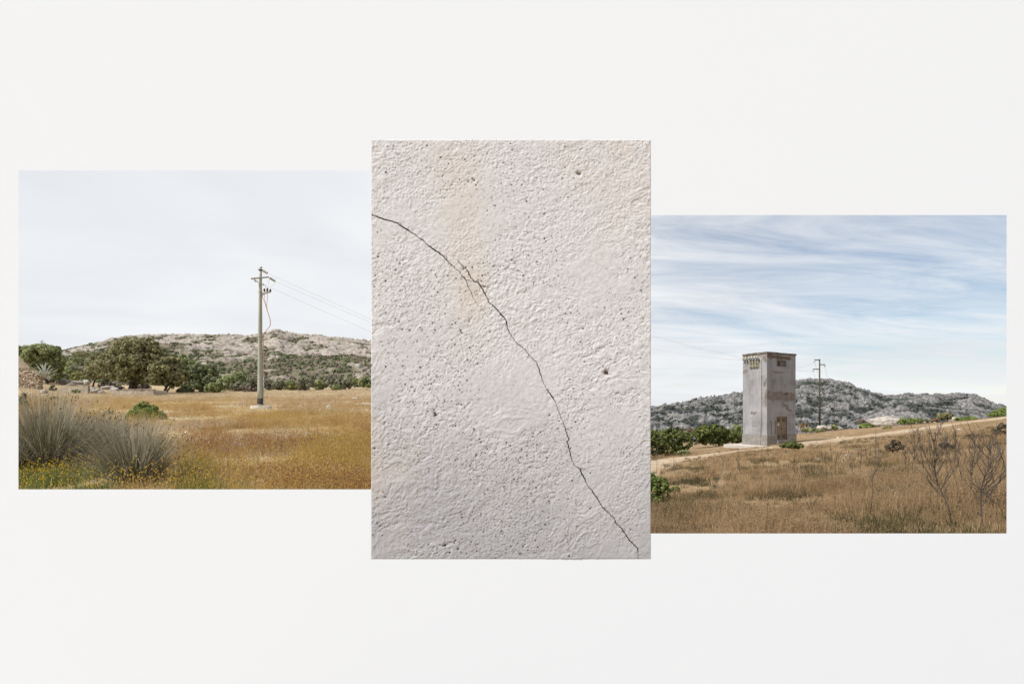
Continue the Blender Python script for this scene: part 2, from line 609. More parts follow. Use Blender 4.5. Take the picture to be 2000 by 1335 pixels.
road_c = spline(rp)
RC = np.array([(p.x, p.y) for p in road_c])
Vr = []; nac = 9
for i, p in enumerate(road_c):
    d = (road_c[min(i + 1, len(road_c) - 1)] - road_c[max(i - 1, 0)]).normalized()
    nrm = Vector((-d.y, d.x, 0))
    wl_ = 1.4 + .35 * float(vnoise(i * .21, 1.0, 3)) ; wr_ = 1.4 + .35 * float(vnoise(i * .19, 9.0, 4))
    for j in range(nac):
        s = j / (nac - 1)
        q = p + nrm * (-wr_ + (wr_ + wl_) * s)
        rut = -.03 * (math.exp(-((s - .25) / .1) ** 2) + math.exp(-((s - .75) / .1) ** 2))
        Vr.append((q.x, q.y, float(gz(q.x, q.y)) + .055 + rut + (-.05 if j in (0, nac - 1) else 0)))
i0 = (np.arange(len(road_c) - 1)[:, None] * nac + np.arange(nac - 1)[None, :]).ravel()
add('dirt_road', mesh_np('dirt_road', Vr, np.stack([i0, i0 + 1, i0 + nac + 1, i0 + nac], -1), smooth=True), m_road, kind='structure')


def road_dist(x, y):
    d = np.full(len(x), 1e9)
    for a, b in zip(RC[:-1:2], RC[2::2]):
        ab = b - a; L = ab @ ab + 1e-9
        t = np.clip(((x - a[0]) * ab[0] + (y - a[1]) * ab[1]) / L, 0, 1)
        d = np.minimum(d, np.hypot(x - a[0] - t * ab[0], y - a[1] - t * ab[1]))
    return d


# ---- white wall with two openings (the plaster panel sits between them)
WY = 2.0


def wx(px): return (px - 1000) / F * WY
def wz(py): return EYE + (HOR - py) / F * WY


xl = [-3.4, wx(36), wx(725), wx(1271), wx(1966), 3.4]
zl = [-.3, wz(1091), wz(1041), wz(955), wz(420), wz(333), wz(273), 4.0]
sp = .07
xb = [-3.4, xl[1] - sp, xl[2], xl[3], xl[4] + sp, 3.4]
zb_ = [-.3, zl[1], zl[2] - .04, zl[3] - .055, zl[4] + .055, zl[5] + .055, zl[6], 4.0]
TH = .024


def is_hole(i, j):       # cell i in x, j in z
    if i == 1: return 3 <= j <= 4
    if i == 2: return 1 <= j <= 5
    if i == 3: return 2 <= j <= 3
    return False


bm = BM()
fv = [[bm.verts.new((x, WY, z)) for z in zl] for x in xl]
bv = [[bm.verts.new((x, WY + TH, z)) for z in zb_] for x in xb]
for i in range(5):
    for j in range(7):
        if is_hole(i, j):
            continue
        bm.faces.new((fv[i][j], fv[i + 1][j], fv[i + 1][j + 1], fv[i][j + 1]))
        bm.faces.new((bv[i][j], bv[i][j + 1], bv[i + 1][j + 1], bv[i + 1][j]))
        for di, dj, a, b in ((-1, 0, (i, j), (i, j + 1)), (1, 0, (i + 1, j), (i + 1, j + 1)), (0, -1, (i, j), (i + 1, j)), (0, 1, (i, j + 1), (i + 1, j + 1))):
            ii, jj = i + di, j + dj
            if not (0 <= ii < 5 and 0 <= jj < 7) or is_hole(ii, jj):
                bm.faces.new((fv[a[0]][a[1]], fv[b[0]][b[1]], bv[b[0]][b[1]], bv[a[0]][a[1]]))
bmesh.ops.recalc_face_normals(bm, faces=bm.faces)
m_white = M('white_paint', [(.772, .814, .874), (.777, .819, .879)], 3, 1.0, .04, 220, spec=.0, bdist=.001)
tag(add('white_wall', bm, m_white), 'smooth plain white wall with two picture window openings', 'wall')

# ---- cracked plaster panel set between the openings
g_ = .00015
x0, x1, z0, z1 = xl[2] + g_, xl[3] - g_, zl[1] + g_, zl[6] - g_
nx, nz = 440, 658
xs = np.linspace(x0, x1, nx); zs = np.linspace(z0, z1, nz)
XX, ZZ = np.meshgrid(xs, zs)
rng = np.random.default_rng(5)
# trowelled lumps: warped ridges running up to the right, plus a fine grain
ang = math.radians(32)
A = (XX * math.cos(ang) + ZZ * math.sin(ang)); B = (-XX * math.sin(ang) + ZZ * math.cos(ang))
wa = fbm(A * 9, B * 9, 61, 3); wb = fbm(A * 9 + 40, B * 9, 62, 3)
l1 = fbm(A * 40 + wa * 3.2, B * 62 + wb * 3.2, 63, 4, .62)
l2 = 1 - np.abs(2 * fbm(A * 24 + wb * 5, B * 34 + wa * 5, 70, 4, .55) - 1)
l3 = fbm(XX * 175 + 3 * wa, ZZ * 175 + 3 * wb, 77, 2, .7)
smear = sstep(.45, .68, fbm(A * 5 + 7, B * 13 + 3, 83, 4, .55))
patch = sstep(.38, .62, fbm(XX * 3.4, ZZ * 3.4, 81, 3))
hgt = .0022 * (1 - .45 * smear) * (l1 - .5) + .0013 * patch * sstep(.55, 1, l2) + .0023 * (1.1 - .75 * smear) * (l3 - .5) + .0007 * smear + .0024 * (fbm(XX * 5, ZZ * 5, 85, 2) - .5)
dirt = np.zeros_like(hgt)


def pit(cx, cz, r, depth, d=1.0):
    i0 = max(int((cx - 4 * r - x0) / (x1 - x0) * nx), 0); i1 = min(int((cx + 4 * r - x0) / (x1 - x0) * nx) + 2, nx)
    j0 = max(int((cz - 4 * r - z0) / (z1 - z0) * nz), 0); j1 = min(int((cz + 4 * r - z0) / (z1 - z0) * nz) + 2, nz)
    if i1 <= i0 or j1 <= j0:
        return
    dd = np.hypot(XX[j0:j1, i0:i1] - cx, ZZ[j0:j1, i0:i1] - cz) / r
    w = np.exp(-dd ** 2)
    hgt[j0:j1, i0:i1] -= depth * w
    dirt[j0:j1, i0:i1] = np.maximum(dirt[j0:j1, i0:i1], d * w)


dens = fbm(XX[::8, ::8] * 3.1, ZZ[::8, ::8] * 3.1, 91, 3)
npit = 0
while npit < 2900:
    a, b = rng.random(2)
    cx = x0 + a * (x1 - x0); cz = z0 + b * (z1 - z0)
    dn = dens[int(b * (dens.shape[0] - 1)), int(a * (dens.shape[1] - 1))]
    want = sstep(.42, .62, dn) ** 1.6 * (1.0 if b < .72 else .45) * (.35 if a > .78 else 1)
    if rng.random() > want + .03:
        continue
    r = .0015 + .0020 * rng.random() ** 9
    pit(cx, cz, r, .0016, rng.uniform(.5, 1.7))
    npit += 1
for px, py, r, d in ((851, 810, .007, 1.0), (849, 806, .004, 1), (1129, 338, .007, .55), (1133, 340, .006, .5), (926, 352, .004, .7), (923, 349, .003, .6), (930, 362, .003, .6),
                     (870, 1064, .004, .9), (866, 1066, .003, .9), (890, 1055, .003, .9), (895, 1072, .004, .9), (1184, 727, .010, .8)):
    pit(wx(px), wz(py), r, .006, d)
CRACK = [(725, 418.5), (733, 421), (745, 427), (758, 430.5), (775, 435), (786, 443), (795, 448), (808, 456), (821, 466), (826, 468), (836, 479), (852, 490), (866, 500), (874, 510), (886, 521),
         (897, 531), (902, 538)]
CRACK_A = [(902, 538), (907, 543), (911, 550), (914, 558), (921, 572), (928, 588), (938, 600), (949, 611), (953, 620)]     # hairline branch
CRACK_B = [(893, 508), (905, 520), (914, 529), (919, 540), (925, 548), (934, 552), (940, 559), (950, 579), (955, 590), (962, 595), (971, 605), (980, 616), (989, 627), (990, 638), (995, 650), (1002, 660),
           (1009, 670), (1022, 679), (1031, 689), (1038, 698), (1047, 707), (1053, 720), (1056, 733), (1061, 748), (1069, 761), (1075, 768), (1082, 780), (1087, 790), (1090, 801), (1097, 818),
           (1104, 837), (1111, 857), (1107, 862), (1111, 874), (1114, 890), (1121, 907), (1131, 914), (1140, 931), (1148, 948), (1157, 957), (1162, 967), (1170, 978), (1177, 991), (1191, 1003),
           (1200, 1010), (1203, 1022), (1214, 1031), (1228, 1053), (1245, 1069), (1247, 1075), (1246, 1091)]
CRACK_C = [(902, 538), (911, 547), (919, 549), (925, 548)]
CRACK_D = [(1103, 1040), (1110, 1060), (1113, 1078)]


def panel_h(x, z):
    i = min(max((x - x0) / (x1 - x0) * (nx - 1), 0), nx - 1); j = min(max((z - z0) / (z1 - z0) * (nz - 1), 0), nz - 1)
    return hgt[int(round(j)), int(round(i))]


def crack_line(px_pts, seed):
    r = random.Random(seed)
    pts = []
    for (a, b), (c, d) in zip(px_pts, px_pts[1:]):
        n = max(2, int(math.hypot(c - a, d - b) / 2.5))
        for k_ in range(n):
            t = k_ / n
            pts.append((wx(a + (c - a) * t) + r.gauss(0, .0011), wz(b + (d - b) * t) + r.gauss(0, .0011)))
    pts.append((min(wx(px_pts[-1][0]), x1), max(wz(px_pts[-1][1]), z0)))
    return pts


lines = []
rs_ = random.Random(8)
SIDE = []
for (a_, b_) in CRACK[4::4] + CRACK_B[6::6]:
    an_ = rs_.choice((-1, 1)) * rs_.uniform(.5, 1.3) + .9
    SIDE.append([(a_, b_), (a_ + 5 * math.cos(an_), b_ + 5 * math.sin(an_)), (a_ + rs_.uniform(8, 15) * math.cos(an_ + .3), b_ + rs_.uniform(8, 15) * math.sin(an_ + .3))])
for px_pts, w_, dpt, dd_, sd in ((CRACK, .0031, .003, .6, 1), (CRACK_B, .0027, .003, .6, 2), (CRACK_A, .0013, .002, .3, 3), (CRACK_C, .0013, .002, .3, 4), (CRACK_D, .0006, .001, .15, 5), *[(q_, .0009, .001, .15, 20 + i_) for i_, q_ in enumerate(SIDE)]):
    ln = crack_line(px_pts, sd)
    lines.append((ln, w_))
    for (cx, cz) in ln:
        pit(cx, cz, .0021, dpt * .22, dd_ * .55)
# pull the outer rim level with the wall
rim = np.minimum.reduce([XX - x0, x1 - XX, ZZ - z0, z1 - ZZ])
hgt = np.clip(hgt, -.009, .003) * sstep(-.001, .0026, rim)
stain = sstep(.52, .72, fbm(XX * 2.6 + 3, ZZ * 1.5, 101, 4)) * .6 + .9 * np.exp(-((XX - wx(905)) / .085) ** 2 - ((ZZ - wz(420)) / .42) ** 2) * (.5 + .5 * l1) \
    + 1.0 * (.3 + l1) * np.exp(-((XX - wx(925)) / .045) ** 2 - ((ZZ - wz(570)) / .12) ** 2)
lower_shade = sstep(.62, .0, (ZZ - z0) / (z1 - z0) + .35 * (fbm(XX * 3, ZZ * 3, 111, 4) - .5) + .10 * (XX - x0) / (x1 - x0))  # fall-off of light put into the plaster colour, darker towards the bottom
Vp = np.stack([XX, WY - hgt, ZZ], -1).reshape(-1, 3)
i0 = (np.arange(nz - 1)[:, None] * nx + np.arange(nx - 1)[None, :]).ravel()
Fp = np.stack([i0, i0 + 1, i0 + nx + 1, i0 + nx], -1)
# back and sides
nb = len(Vp)
border = list(range(nx)) + [j * nx + nx - 1 for j in range(1, nz)] + [(nz - 1) * nx + i for i in range(nx - 2, -1, -1)] + [j * nx for j in range(nz - 2, 0, -1)]
Vb = Vp[border].copy(); Vb[:, 1] = WY + .03
Vp2 = np.concatenate([Vp, Vb])
L_ = len(border)
Fs = np.array([[border[(k_ + 1) % L_], border[k_], nb + k_, nb + (k_ + 1) % L_] for k_ in range(L_)])
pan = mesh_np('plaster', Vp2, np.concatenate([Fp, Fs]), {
    'dirt': np.concatenate([dirt.ravel(), np.zeros(L_)]), 'stain': np.concatenate([stain.ravel(), np.zeros(L_)]), 'lower_shade': np.concatenate([lower_shade.ravel(), np.zeros(L_)])}, smooth=True)


def plaster_material():
    m = bpy.data.materials.new('rough_plaster')
    m.use_nodes = True
    t = m.node_tree; b = t.nodes['Principled BSDF']
    b.inputs['Roughness'].default_value = .92; b.inputs['Specular IOR Level'].default_value = .15
    tcn = t.nodes.new('ShaderNodeTexCoord')
    n = t.nodes.new('ShaderNodeTexNoise'); n.inputs['Scale'].default_value = 60; n.inputs['Detail'].default_value = 6
    t.links.new(tcn.outputs['Object'], n.inputs['Vector'])
    r = t.nodes.new('ShaderNodeValToRGB'); t.links.new(n.outputs[0], r.inputs[0])
    e = r.color_ramp.elements
    e[0].position, e[0].color = .3, (.53, .522, .538, 1)
    e[1].position, e[1].color = .7, (.665, .655, .672, 1)
    cur = r.outputs[0]
    for an, col, k_ in (('lower_shade', (.37, .366, .39), .95), ('stain', (.60, .525, .45), .5), ('dirt', (.035, .028, .022), 1.0)):
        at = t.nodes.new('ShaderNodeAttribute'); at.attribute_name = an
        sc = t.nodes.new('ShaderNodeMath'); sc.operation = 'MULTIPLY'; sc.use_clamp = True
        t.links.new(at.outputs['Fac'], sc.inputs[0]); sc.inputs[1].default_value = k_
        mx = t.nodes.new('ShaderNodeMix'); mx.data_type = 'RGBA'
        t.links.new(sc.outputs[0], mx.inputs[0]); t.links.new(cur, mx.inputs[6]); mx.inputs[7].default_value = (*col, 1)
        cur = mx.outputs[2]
    t.links.new(cur, b.inputs['Base Color'])
    bp = t.nodes.new('ShaderNodeBump'); bp.inputs['Strength'].default_value = .35; bp.inputs['Distance'].default_value = .0012
    n2_ = t.nodes.new('ShaderNodeTexNoise'); n2_.inputs['Scale'].default_value = 260; n2_.inputs['Detail'].default_value = 4
    t.links.new(tcn.outputs['Object'], n2_.inputs['Vector'])
    t.links.new(n2_.outputs[0], bp.inputs['Height']); t.links.new(bp.outputs[0], b.inputs['Normal'])
    return m


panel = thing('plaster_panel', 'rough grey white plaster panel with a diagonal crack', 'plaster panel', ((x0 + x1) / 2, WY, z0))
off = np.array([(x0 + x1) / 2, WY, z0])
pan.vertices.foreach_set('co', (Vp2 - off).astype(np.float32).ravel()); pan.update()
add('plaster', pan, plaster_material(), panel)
m_gravel0 = M('grey_chip', [(.12, .11, .10), (.22, .20, .18)], 60, .95)
m_void = M('crack_dirt_shade', [(.012, .010, .009), (.03, .025, .02)], 40, 1.0, spec=0.0)  # near-black colour for dirt plus painted-in shade inside the cracks and holes
for ln, w_ in lines:
    r = random.Random(len(ln))
    vs = []; n = len(ln)
    for k_, (cx, cz) in enumerate(ln):
        a = ln[max(k_ - 1, 0)]; b = ln[min(k_ + 1, n - 1)]
        d = Vector((b[0] - a[0], b[1] - a[1])).normalized() if b != a else Vector((1, 0))
        w2 = w_ * r.uniform(.6, 1.15) * (.45 + 1.1 * float(sstep(.25, .75, vnoise(k_ * .11, w_ * 900, 7)))) * (.4 if w_ < .002 and k_ > n * .6 else 1)
        yy = WY - panel_h(cx, cz) - .0012
        for s in (-.5, .5):
            vs.append((min(max(cx - d.y * w2 * s, x0), x1) - off[0], yy - off[1], cz + d.x * w2 * s - off[2]))
    fs = [(2 * k_, 2 * k_ + 1, 2 * k_ + 3, 2 * k_ + 2) for k_ in range(n - 1)]
    add('crack', mesh_np('crack', vs, fs), m_void, panel)
for (px, py, r_, sd_) in ((851, 810, .0062, 1), (1130, 339, .0050, 2), (1184, 727, .0072, 3), (926, 352, .0035, 4), (868, 1065, .0035, 5)):
    r = random.Random(sd_); cx, cz = wx(px), wz(py)
    vs = [(cx - off[0], WY - panel_h(cx, cz) - .0008 - off[1], cz - off[2])]
    for k_ in range(11):
        a = 2 * math.pi * k_ / 11; q = r_ * r.uniform(.65, 1.15)
        vs.append((cx + q * 1.15 * math.cos(a) - off[0], WY - panel_h(cx, cz) - .0016 - off[1], cz + q * .85 * math.sin(a) - off[2]))
    add('hole', mesh_np('hole', vs, [(0, 1 + k_, 1 + (k_ + 1) % 11) for k_ in range(11)]), m_void if sd_ != 2 else m_gravel0, panel)
rk = rock_mesh('rusty_plug', 4, 2, .6, .2)
add('rusty_plug', rk, M('rust', [(.10, .035, .015), (.22, .09, .04)], 60, .95), panel, Vector((wx(1184), WY - .0005, wz(727))) - Vector(off), scale=(.0055, .003, .0055))

# ================================================================== VEGETATION BUILDERS
def leaf_cloud(lobes, n, leaf, seed, sub=.34, nsub=26, upbias=.15, flat=1.0, elong=1.0):
    """quads spread through clumps sitting on ellipsoid lobes; lobes (cx,cy,cz,rx,ry,rz)."""
    rg = np.random.default_rng(seed)
    lob = np.array(lobes, float)
    w = (lob[:, 3] * lob[:, 5] + lob[:, 3] * lob[:, 4] + lob[:, 4] * lob[:, 5])
    w /= w.sum()
    cents = []; rad = []; outd = []; wt_ = []
    for q, ww in zip(lob, w):
        k_ = max(8, int(nsub * len(lob) * ww))
        d = rg.normal(size=(k_, 3)); d[:, 2] += upbias * 2
        d /= np.linalg.norm(d, axis=1)[:, None]
        rr = rg.uniform(.62, .92, (k_, 1))
        cents.append(q[:3] + d * q[3:6] * rr)
        rad.append(sub * np.cbrt(q[3] * q[4] * q[5]) * rg.uniform(.65, 1.3, k_))
        outd.append(d)
        wt_.append(np.full(k_, ww / k_))
    cents = np.concatenate(cents); rad = np.concatenate(rad); outd = np.concatenate(outd); wt_ = np.concatenate(wt_)
    ct = rg.random(len(cents))
    wt_ = wt_ * rg.uniform(.5, 1.4, len(wt_)); wt_ /= wt_.sum()
    idx = rg.choice(len(cents), n, p=wt_)
    d = rg.normal(size=(n, 3)) + outd[idx] * .75
    d[:, 2] += .25
    d /= np.linalg.norm(d, axis=1)[:, None]
    pos = cents[idx] + d * (rad[idx] * rg.random(n) ** .3)[:, None] * np.array([1, 1, flat])
    nrm = d + rg.normal(size=(n, 3)) * .32
    nrm /= np.linalg.norm(nrm, axis=1)[:, None]
    a = np.cross(nrm, rg.normal(size=(n, 3))); a /= np.linalg.norm(a, axis=1)[:, None]
    b = np.cross(nrm, a)
    s = leaf * rg.uniform(.55, 1.35, n)[:, None]
    fold = nrm * s * .18
    V = np.stack([pos + a * s * .62 * elong, pos + b * s * .36 + fold, pos - a * s * .62 * elong, pos - b * s * .36 + fold], 1).reshape(-1, 3)
    Fq = np.arange(4 * n).reshape(n, 4)
    tint = np.repeat(np.clip(.5 * ct[idx] + .5 * rg.random(n), 0, 1), 4)
    return V, Fq, tint


def stem_bm(base, tops, r0, seed, wob=.12):
    """tapered trunk from base splitting into limbs that end at tops."""
    bm = BM(); r = random.Random(seed)
    base = Vector(base)
    cen = sum((Vector(t) for t in tops), Vector()) / len(tops)
    fork = base.lerp(cen, .42) + Vector((r.gauss(0, wob), r.gauss(0, wob), 0)) * r0 * 3
    pts = [base + Vector((0, 0, -.15)), base + Vector((0, 0, .02)), base.lerp(fork, .5) + Vector((r.gauss(0, 1), r.gauss(0, 1), 0)) * r0 * .3, fork]
    tube(bm, pts, [r0 * 1.35, r0 * 1.1, r0 * .88, r0 * .8], 9)
    for t in tops:
        t = Vector(t)
        m = fork.lerp(t, .5) + Vector((r.gauss(0, 1), r.gauss(0, 1), r.gauss(0, .5))) * (t - fork).length * wob
        tube(bm, [fork - (fork - base) * .08, fork.lerp(m, .5), m, t], [r0 * .6, r0 * .48, r0 * .34, r0 * .1], 6)
    return bm


m_bark = M('grey_brown_bark', [(.035, .027, .02), (.085, .068, .05)], 3, .95, .8, 14, stretch=(1, 1, .25))
def fol(name, cols, sc, rough, tr):
    return M(name, cols, sc, rough, trans=tr, attr='tint', coords='World', pos=(.25, .75))


FOL = {
    'oak': fol('olive_oak_leaves', [(.105, .10, .047), (.26, .245, .12), (.46, .43, .235)], .5, .7, .4),
    'pine': fol('mid_green_leaves', [(.125, .15, .062), (.29, .32, .135), (.45, .47, .24)], .5, .7, .4),
    'dark': fol('dark_green_leaves', [(.075, .087, .042), (.17, .19, .085), (.29, .30, .15)], .5, .7, .3),
    'grey': fol('grey_green_leaves', [(.12, .12, .08), (.25, .245, .165), (.37, .355, .25)], .5, .8, .3),
    'bright': fol('fresh_green_leaves', [(.075, .11, .022), (.19, .25, .06), (.33, .38, .12)], 2, .6, .35),
    'mastic': fol('glossy_mastic_leaves', [(.03, .04, .012), (.115, .14, .036), (.31, .34, .10)], 1, .55, .35),
    'dead': fol('dry_twig_foliage', [(.08, .06, .045), (.17, .13, .10), (.26, .205, .16)], 2, .95, .1),
    'rust': fol('rusty_orange_foliage', [(.13, .07, .035), (.24, .135, .065), (.32, .20, .10)], 2, .95, .15),
    'yellow': fol('yellow_green_foliage', [(.15, .15, .05), (.26, .25, .09), (.36, .33, .14)], 2, .9, .2),
    'brown': fol('dark_brown_foliage', [(.03, .026, .018), (.08, .062, .04), (.17, .13, .08)], 2, .9, .1),
    'hillgrey': fol('hill_scrub_grey', [(.13, .125, .085), (.22, .205, .15), (.30, .28, .21)], .05, .9, .2),
    'hillgreen': fol('hill_scrub_green', [(.06, .08, .038), (.12, .145, .065), (.20, .215, .105)], .05, .9, .2),
    'hilldead': fol('hill_scrub_brown', [(.16, .115, .095), (.25, .185, .155), (.34, .26, .22)], .05, .95, .1),
    'maquis': fol('maquis_leaves', [(.022, .028, .027), (.06, .068, .058), (.12, .125, .10)], .05, .9, .15),
}
PLANTS = []       # ground footprints to keep grass out of (x, y, r)


def plant(name, label, cat, base, lobes_px, fol, n, leaf, seed, trunk=None, tops=None, group=None, sub=.34, nsub=26, trunk2=None, depth=.85, elong=1.0, crown_name=None, bury=0):
    """base = ground point; lobes given as photo-pixel ellipses at the plant's own distance."""
    Y = base.y
    rg = random.Random(seed)
    lobes = []
    for (px, py, rx, ry) in lobes_px:
        c = P(px, py, Y) - base
        rxm = rx / F * Y
        lobes.append((c.x, rg.uniform(-.25, .25) * rxm * depth, c.z, rxm, rxm * depth, ry / F * Y))
    o = thing(name, label, cat, base, group=group)
    V, Fq, tint = leaf_cloud(lobes, n, leaf, seed, sub, nsub, elong=elong)
    ok = V[:, 2].reshape(-1, 4).min(1) > -.1
    V = V.reshape(-1, 4, 3)[ok].reshape(-1, 3); tint = tint.reshape(-1, 4)[ok].ravel()
    me = mesh_np('crown', V, np.arange(len(V)).reshape(-1, 4), {'tint': tint})
    add(crown_name or ('crown' if trunk else 'foliage'), me, FOL[fol], o)
    if trunk:
        tp = [(l[0], l[1], l[2] - l[5] * .1) for l in lobes]
        bm = stem_bm((0, 0, 0), tp[:9], trunk, seed)
        if trunk2:
            c2 = Vector(trunk2)
            tube(bm, [c2 * .12, c2 * .35 + Vector((0, 0, .1)), c2 * .7, c2], [trunk * .7, trunk * .62, trunk * .5, trunk * .3], 8)
        add('trunk', bm, m_bark, o)
    else:
        bm = BM()
        for k_ in range(5):
            l = lobes[k_ % len(lobes)]
            t = Vector((l[0] + rg.uniform(-.4, .4) * l[3], l[1] + rg.uniform(-.4, .4) * l[4], l[2] + .2 * l[5]))
            b0 = Vector((rg.uniform(-.1, .1) * l[3], rg.uniform(-.1, .1) * l[3], -.08))
            rr = max(.006, .02 * l[3])
            tube(bm, [b0, b0.lerp(t, .5) + Vector((0, 0, .1 * l[5])), t], [rr, rr * .7, rr * .3], 5)
        add('stems', bm, m_bark, o)
    PLANTS.append((base.x, base.y, max(l[3] for l in lobes) * .75))
    return o


# ================================================================== WEST SIDE (left opening)
OAK = 'oaks beside the low concrete walls'
plant('oak_tree', 'tallest broad olive green oak, centre of the grove', 'tree', G(253, 80),
      [(262, 688, 44, 25), (240, 703, 40, 24), (292, 710, 38, 26), (318, 712, 24, 18), (214, 722, 32, 20), (262, 733, 44, 15), (305, 735, 22, 14), (300, 690, 24, 16), (250, 672, 26, 11), (280, 672, 24, 11), (270, 712, 46, 22)],
      'oak', 17000, .36, 11, trunk=.42, group=OAK, nsub=75, sub=.23, trunk2=(1.6, .3, 2.2))
plant('oak_tree', 'small oak with slim leaning trunk by the rubble heap', 'tree', Gp(181, 756),
      [(192, 714, 20, 17), (181, 728, 17, 12), (206, 733, 18, 12), (196, 699, 14, 9), (206, 712, 14, 12)], 'oak', 5600, .36, 12, trunk=.17, group=OAK, nsub=60, sub=.24)
plant('oak_tree', 'oak with a forked trunk at the end of the basin wall', 'tree', G(322, 74),
      [(322, 724, 27, 18), (344, 733, 20, 18), (304, 741, 18, 11), (332, 708, 20, 11), (340, 748, 14, 9)], 'oak', 8000, .35, 13, trunk=.2, group=OAK, nsub=60, sub=.24, trunk2=(1.5, .1, 2.0))
plant('round_tree', 'round crowned mid green tree behind the agave and stone wall', 'tree', G(92, 100),
      [(85, 692, 33, 17), (66, 700, 20, 12), (106, 704, 19, 16), (96, 686, 20, 12), (112, 724, 14, 14), (92, 716, 26, 12), (84, 684, 22, 10), (104, 735, 16, 9)], 'pine', 15000, .36, 14, trunk=.3, nsub=70, sub=.22)
plant('dark_tree', 'dark tree cut by the left edge of the opening', 'tree', G(30, 118), [(34, 686, 17, 9), (22, 690, 20, 12), (40, 696, 12, 6)], 'dark', 1800, .5, 15, trunk=.25)
GROVE = 'dense green trees right of the oaks'
plant('dense_tree', 'soft pale green tree rising behind the forked oak', 'tree', G(362, 92), [(354, 708, 17, 12), (372, 716, 19, 14), (360, 728, 22, 16), (380, 734, 16, 16)], 'pine', 4200, .40, 16, trunk=.2, group=GROVE)
plant('dense_tree', 'tall dark green tree, right end of the grove', 'tree', G(398, 88),
      [(385, 733, 20, 20), (402, 725, 17, 15), (411, 745, 18, 18), (392, 753, 24, 12), (372, 748, 16, 16)], 'dark', 5600, .40, 17, trunk=.2, group=GROVE)
plant('low_tree', 'low leafy green tree at the foot of the dark tree', 'tree', G(425, 84), [(426, 757, 18, 9), (432, 749, 12, 9), (412, 760, 14, 7)], 'pine', 2200, .34, 18, trunk=.1, group=GROVE)

EDGE = 'shrubs along the far edge of the left field'
edge = [(452, 742, 20, 17, 100, 'pine', 'tall mid green shrub next to the dense grove'), (478, 741, 20, 14, 112, 'dark', 'dark green shrub left of the wooden pole, behind paler shrubs'),
        (468, 757, 20, 9, 98, 'grey', 'low grey green shrub at the field edge left of the pole'), (499, 746, 15, 13, 104, 'grey', 'grey green shrub partly behind the wooden pole'),
        (489, 762, 13, 7, 94, 'dead', 'leafless grey brown bush left of the pole'), (526, 752, 12, 11, 104, 'grey', 'shrub just right of the wooden pole'),
        (545, 752, 12, 10, 100, 'grey', 'grey olive shrub second from the pole'), (560, 754, 12, 9, 108, 'pine', 'light green shrub in a low row right of the pole'),
        (575, 755, 10, 8, 100, 'yellow', 'pale yellow green shrub in the row right of the pole'), (598, 750, 17, 13, 96, 'grey', 'large rounded grey shrub in the middle of the row'),
        (622, 752, 12, 9, 102, 'pine', 'green shrub right of the large grey shrub'), (648, 747, 18, 12, 104, 'grey', 'wide grey green shrub near the panel'),
        (672, 750, 16, 10, 102, 'grey', 'broad grey shrub, second from the panel edge'), (658, 757, 10, 5, 97, 'pine', 'small dark low shrub before the wide grey one'),
        (694, 745, 10, 7, 112, 'pine', 'small green shrub on the rise near the panel'), (718, 746, 14, 12, 100, 'pine', 'tall green shrub cut by the plaster panel'),
        (745, 750, 16, 10, 100, 'grey', 'shrub hidden behind the plaster panel edge')]
for k_, (px, py, rx, ry, Y, fo, lb) in enumerate(edge):
    rr = random.Random(k_ + 300)
    lob = [(px, py, rx, ry)] + [(px + rr.uniform(-.6, .6) * rx, py + rr.uniform(-.1, .5) * ry, rx * .6, ry * .6) for _ in range(3)]
    plant('field_shrub', lb, 'shrub', G(px, Y), lob, fo, 1500, .36, 300 + k_, group=EDGE, nsub=14)
MID = 'bushes between the round tree and the oaks'
mid = [(132, 714, 16, 9, 150, 'pine', 'green bush highest on the slope left of the oaks'), (152, 704, 18, 10, 165, 'dark', 'dark bush behind the small oak crown'), (121, 700, 14, 8, 170, 'grey', 'grey bush beside the round tree top'),
       (163, 694, 16, 8, 190, 'oak', 'olive bush above the small oak'), (137, 733, 13, 9, 125, 'pine', 'bright bush in the hollow left of the oaks'), (152, 737, 13, 10, 122, 'yellow', 'yellow green bush in the hollow left of the small oak'),
       (122, 738, 12, 8, 118, 'dark', 'dark low bush at the foot of the round tree'), (166, 742, 9, 8, 112, 'pine', 'small bush touching the small oak'), (145, 722, 14, 9, 140, 'grey', 'pale grey green bush mid slope left of the oaks'),
       (128, 725, 12, 8, 138, 'pine', 'olive bush next to the round tree crown'), (112, 746, 18, 5, 108, 'dead', 'dry brown thicket under the round tree'), (210, 755, 14, 6, 100, 'dead', 'brown thicket behind the rubble heap'),
       (232, 758, 10, 5, 96, 'dead', 'dry brush left of the main oak trunk'), (365, 763, 14, 7, 84, 'dark', 'dark bush under the forked oak'), (280, 758, 14, 7, 95, 'dead', 'twiggy brush right of the main oak trunk')]
for k_, (px, py, rx, ry, Y, fo, lb) in enumerate(mid):
    rr = random.Random(k_ + 500)
    lob = [(px, py, rx, ry)] + [(px + rr.uniform(-.6, .6) * rx, py + rr.uniform(0, .6) * ry, rx * .6, ry * .6) for _ in range(3)]
    plant('slope_bush', lb, 'bush', G(px, Y), lob, fo, 1100, .42, 500 + k_, group=MID, nsub=14)
plant('green_shrub', 'bright green rounded shrub alone in the golden grass', 'shrub', Gp(283, 819),
      [(283, 806, 27, 12), (262, 812, 22, 7), (304, 811, 21, 8), (276, 797, 15, 10), (283, 791, 11, 7), (294, 800, 14, 9), (285, 813, 34, 7)], 'bright', 9000, .06, 21, nsub=70, sub=.2)
plant('dark_shrub', 'little dark grey green shrub in the grass left of the green one', 'shrub', Gp(213, 810), [(213, 806, 7, 4), (210, 808, 7, 3)], 'grey', 500, .09, 22, nsub=10)
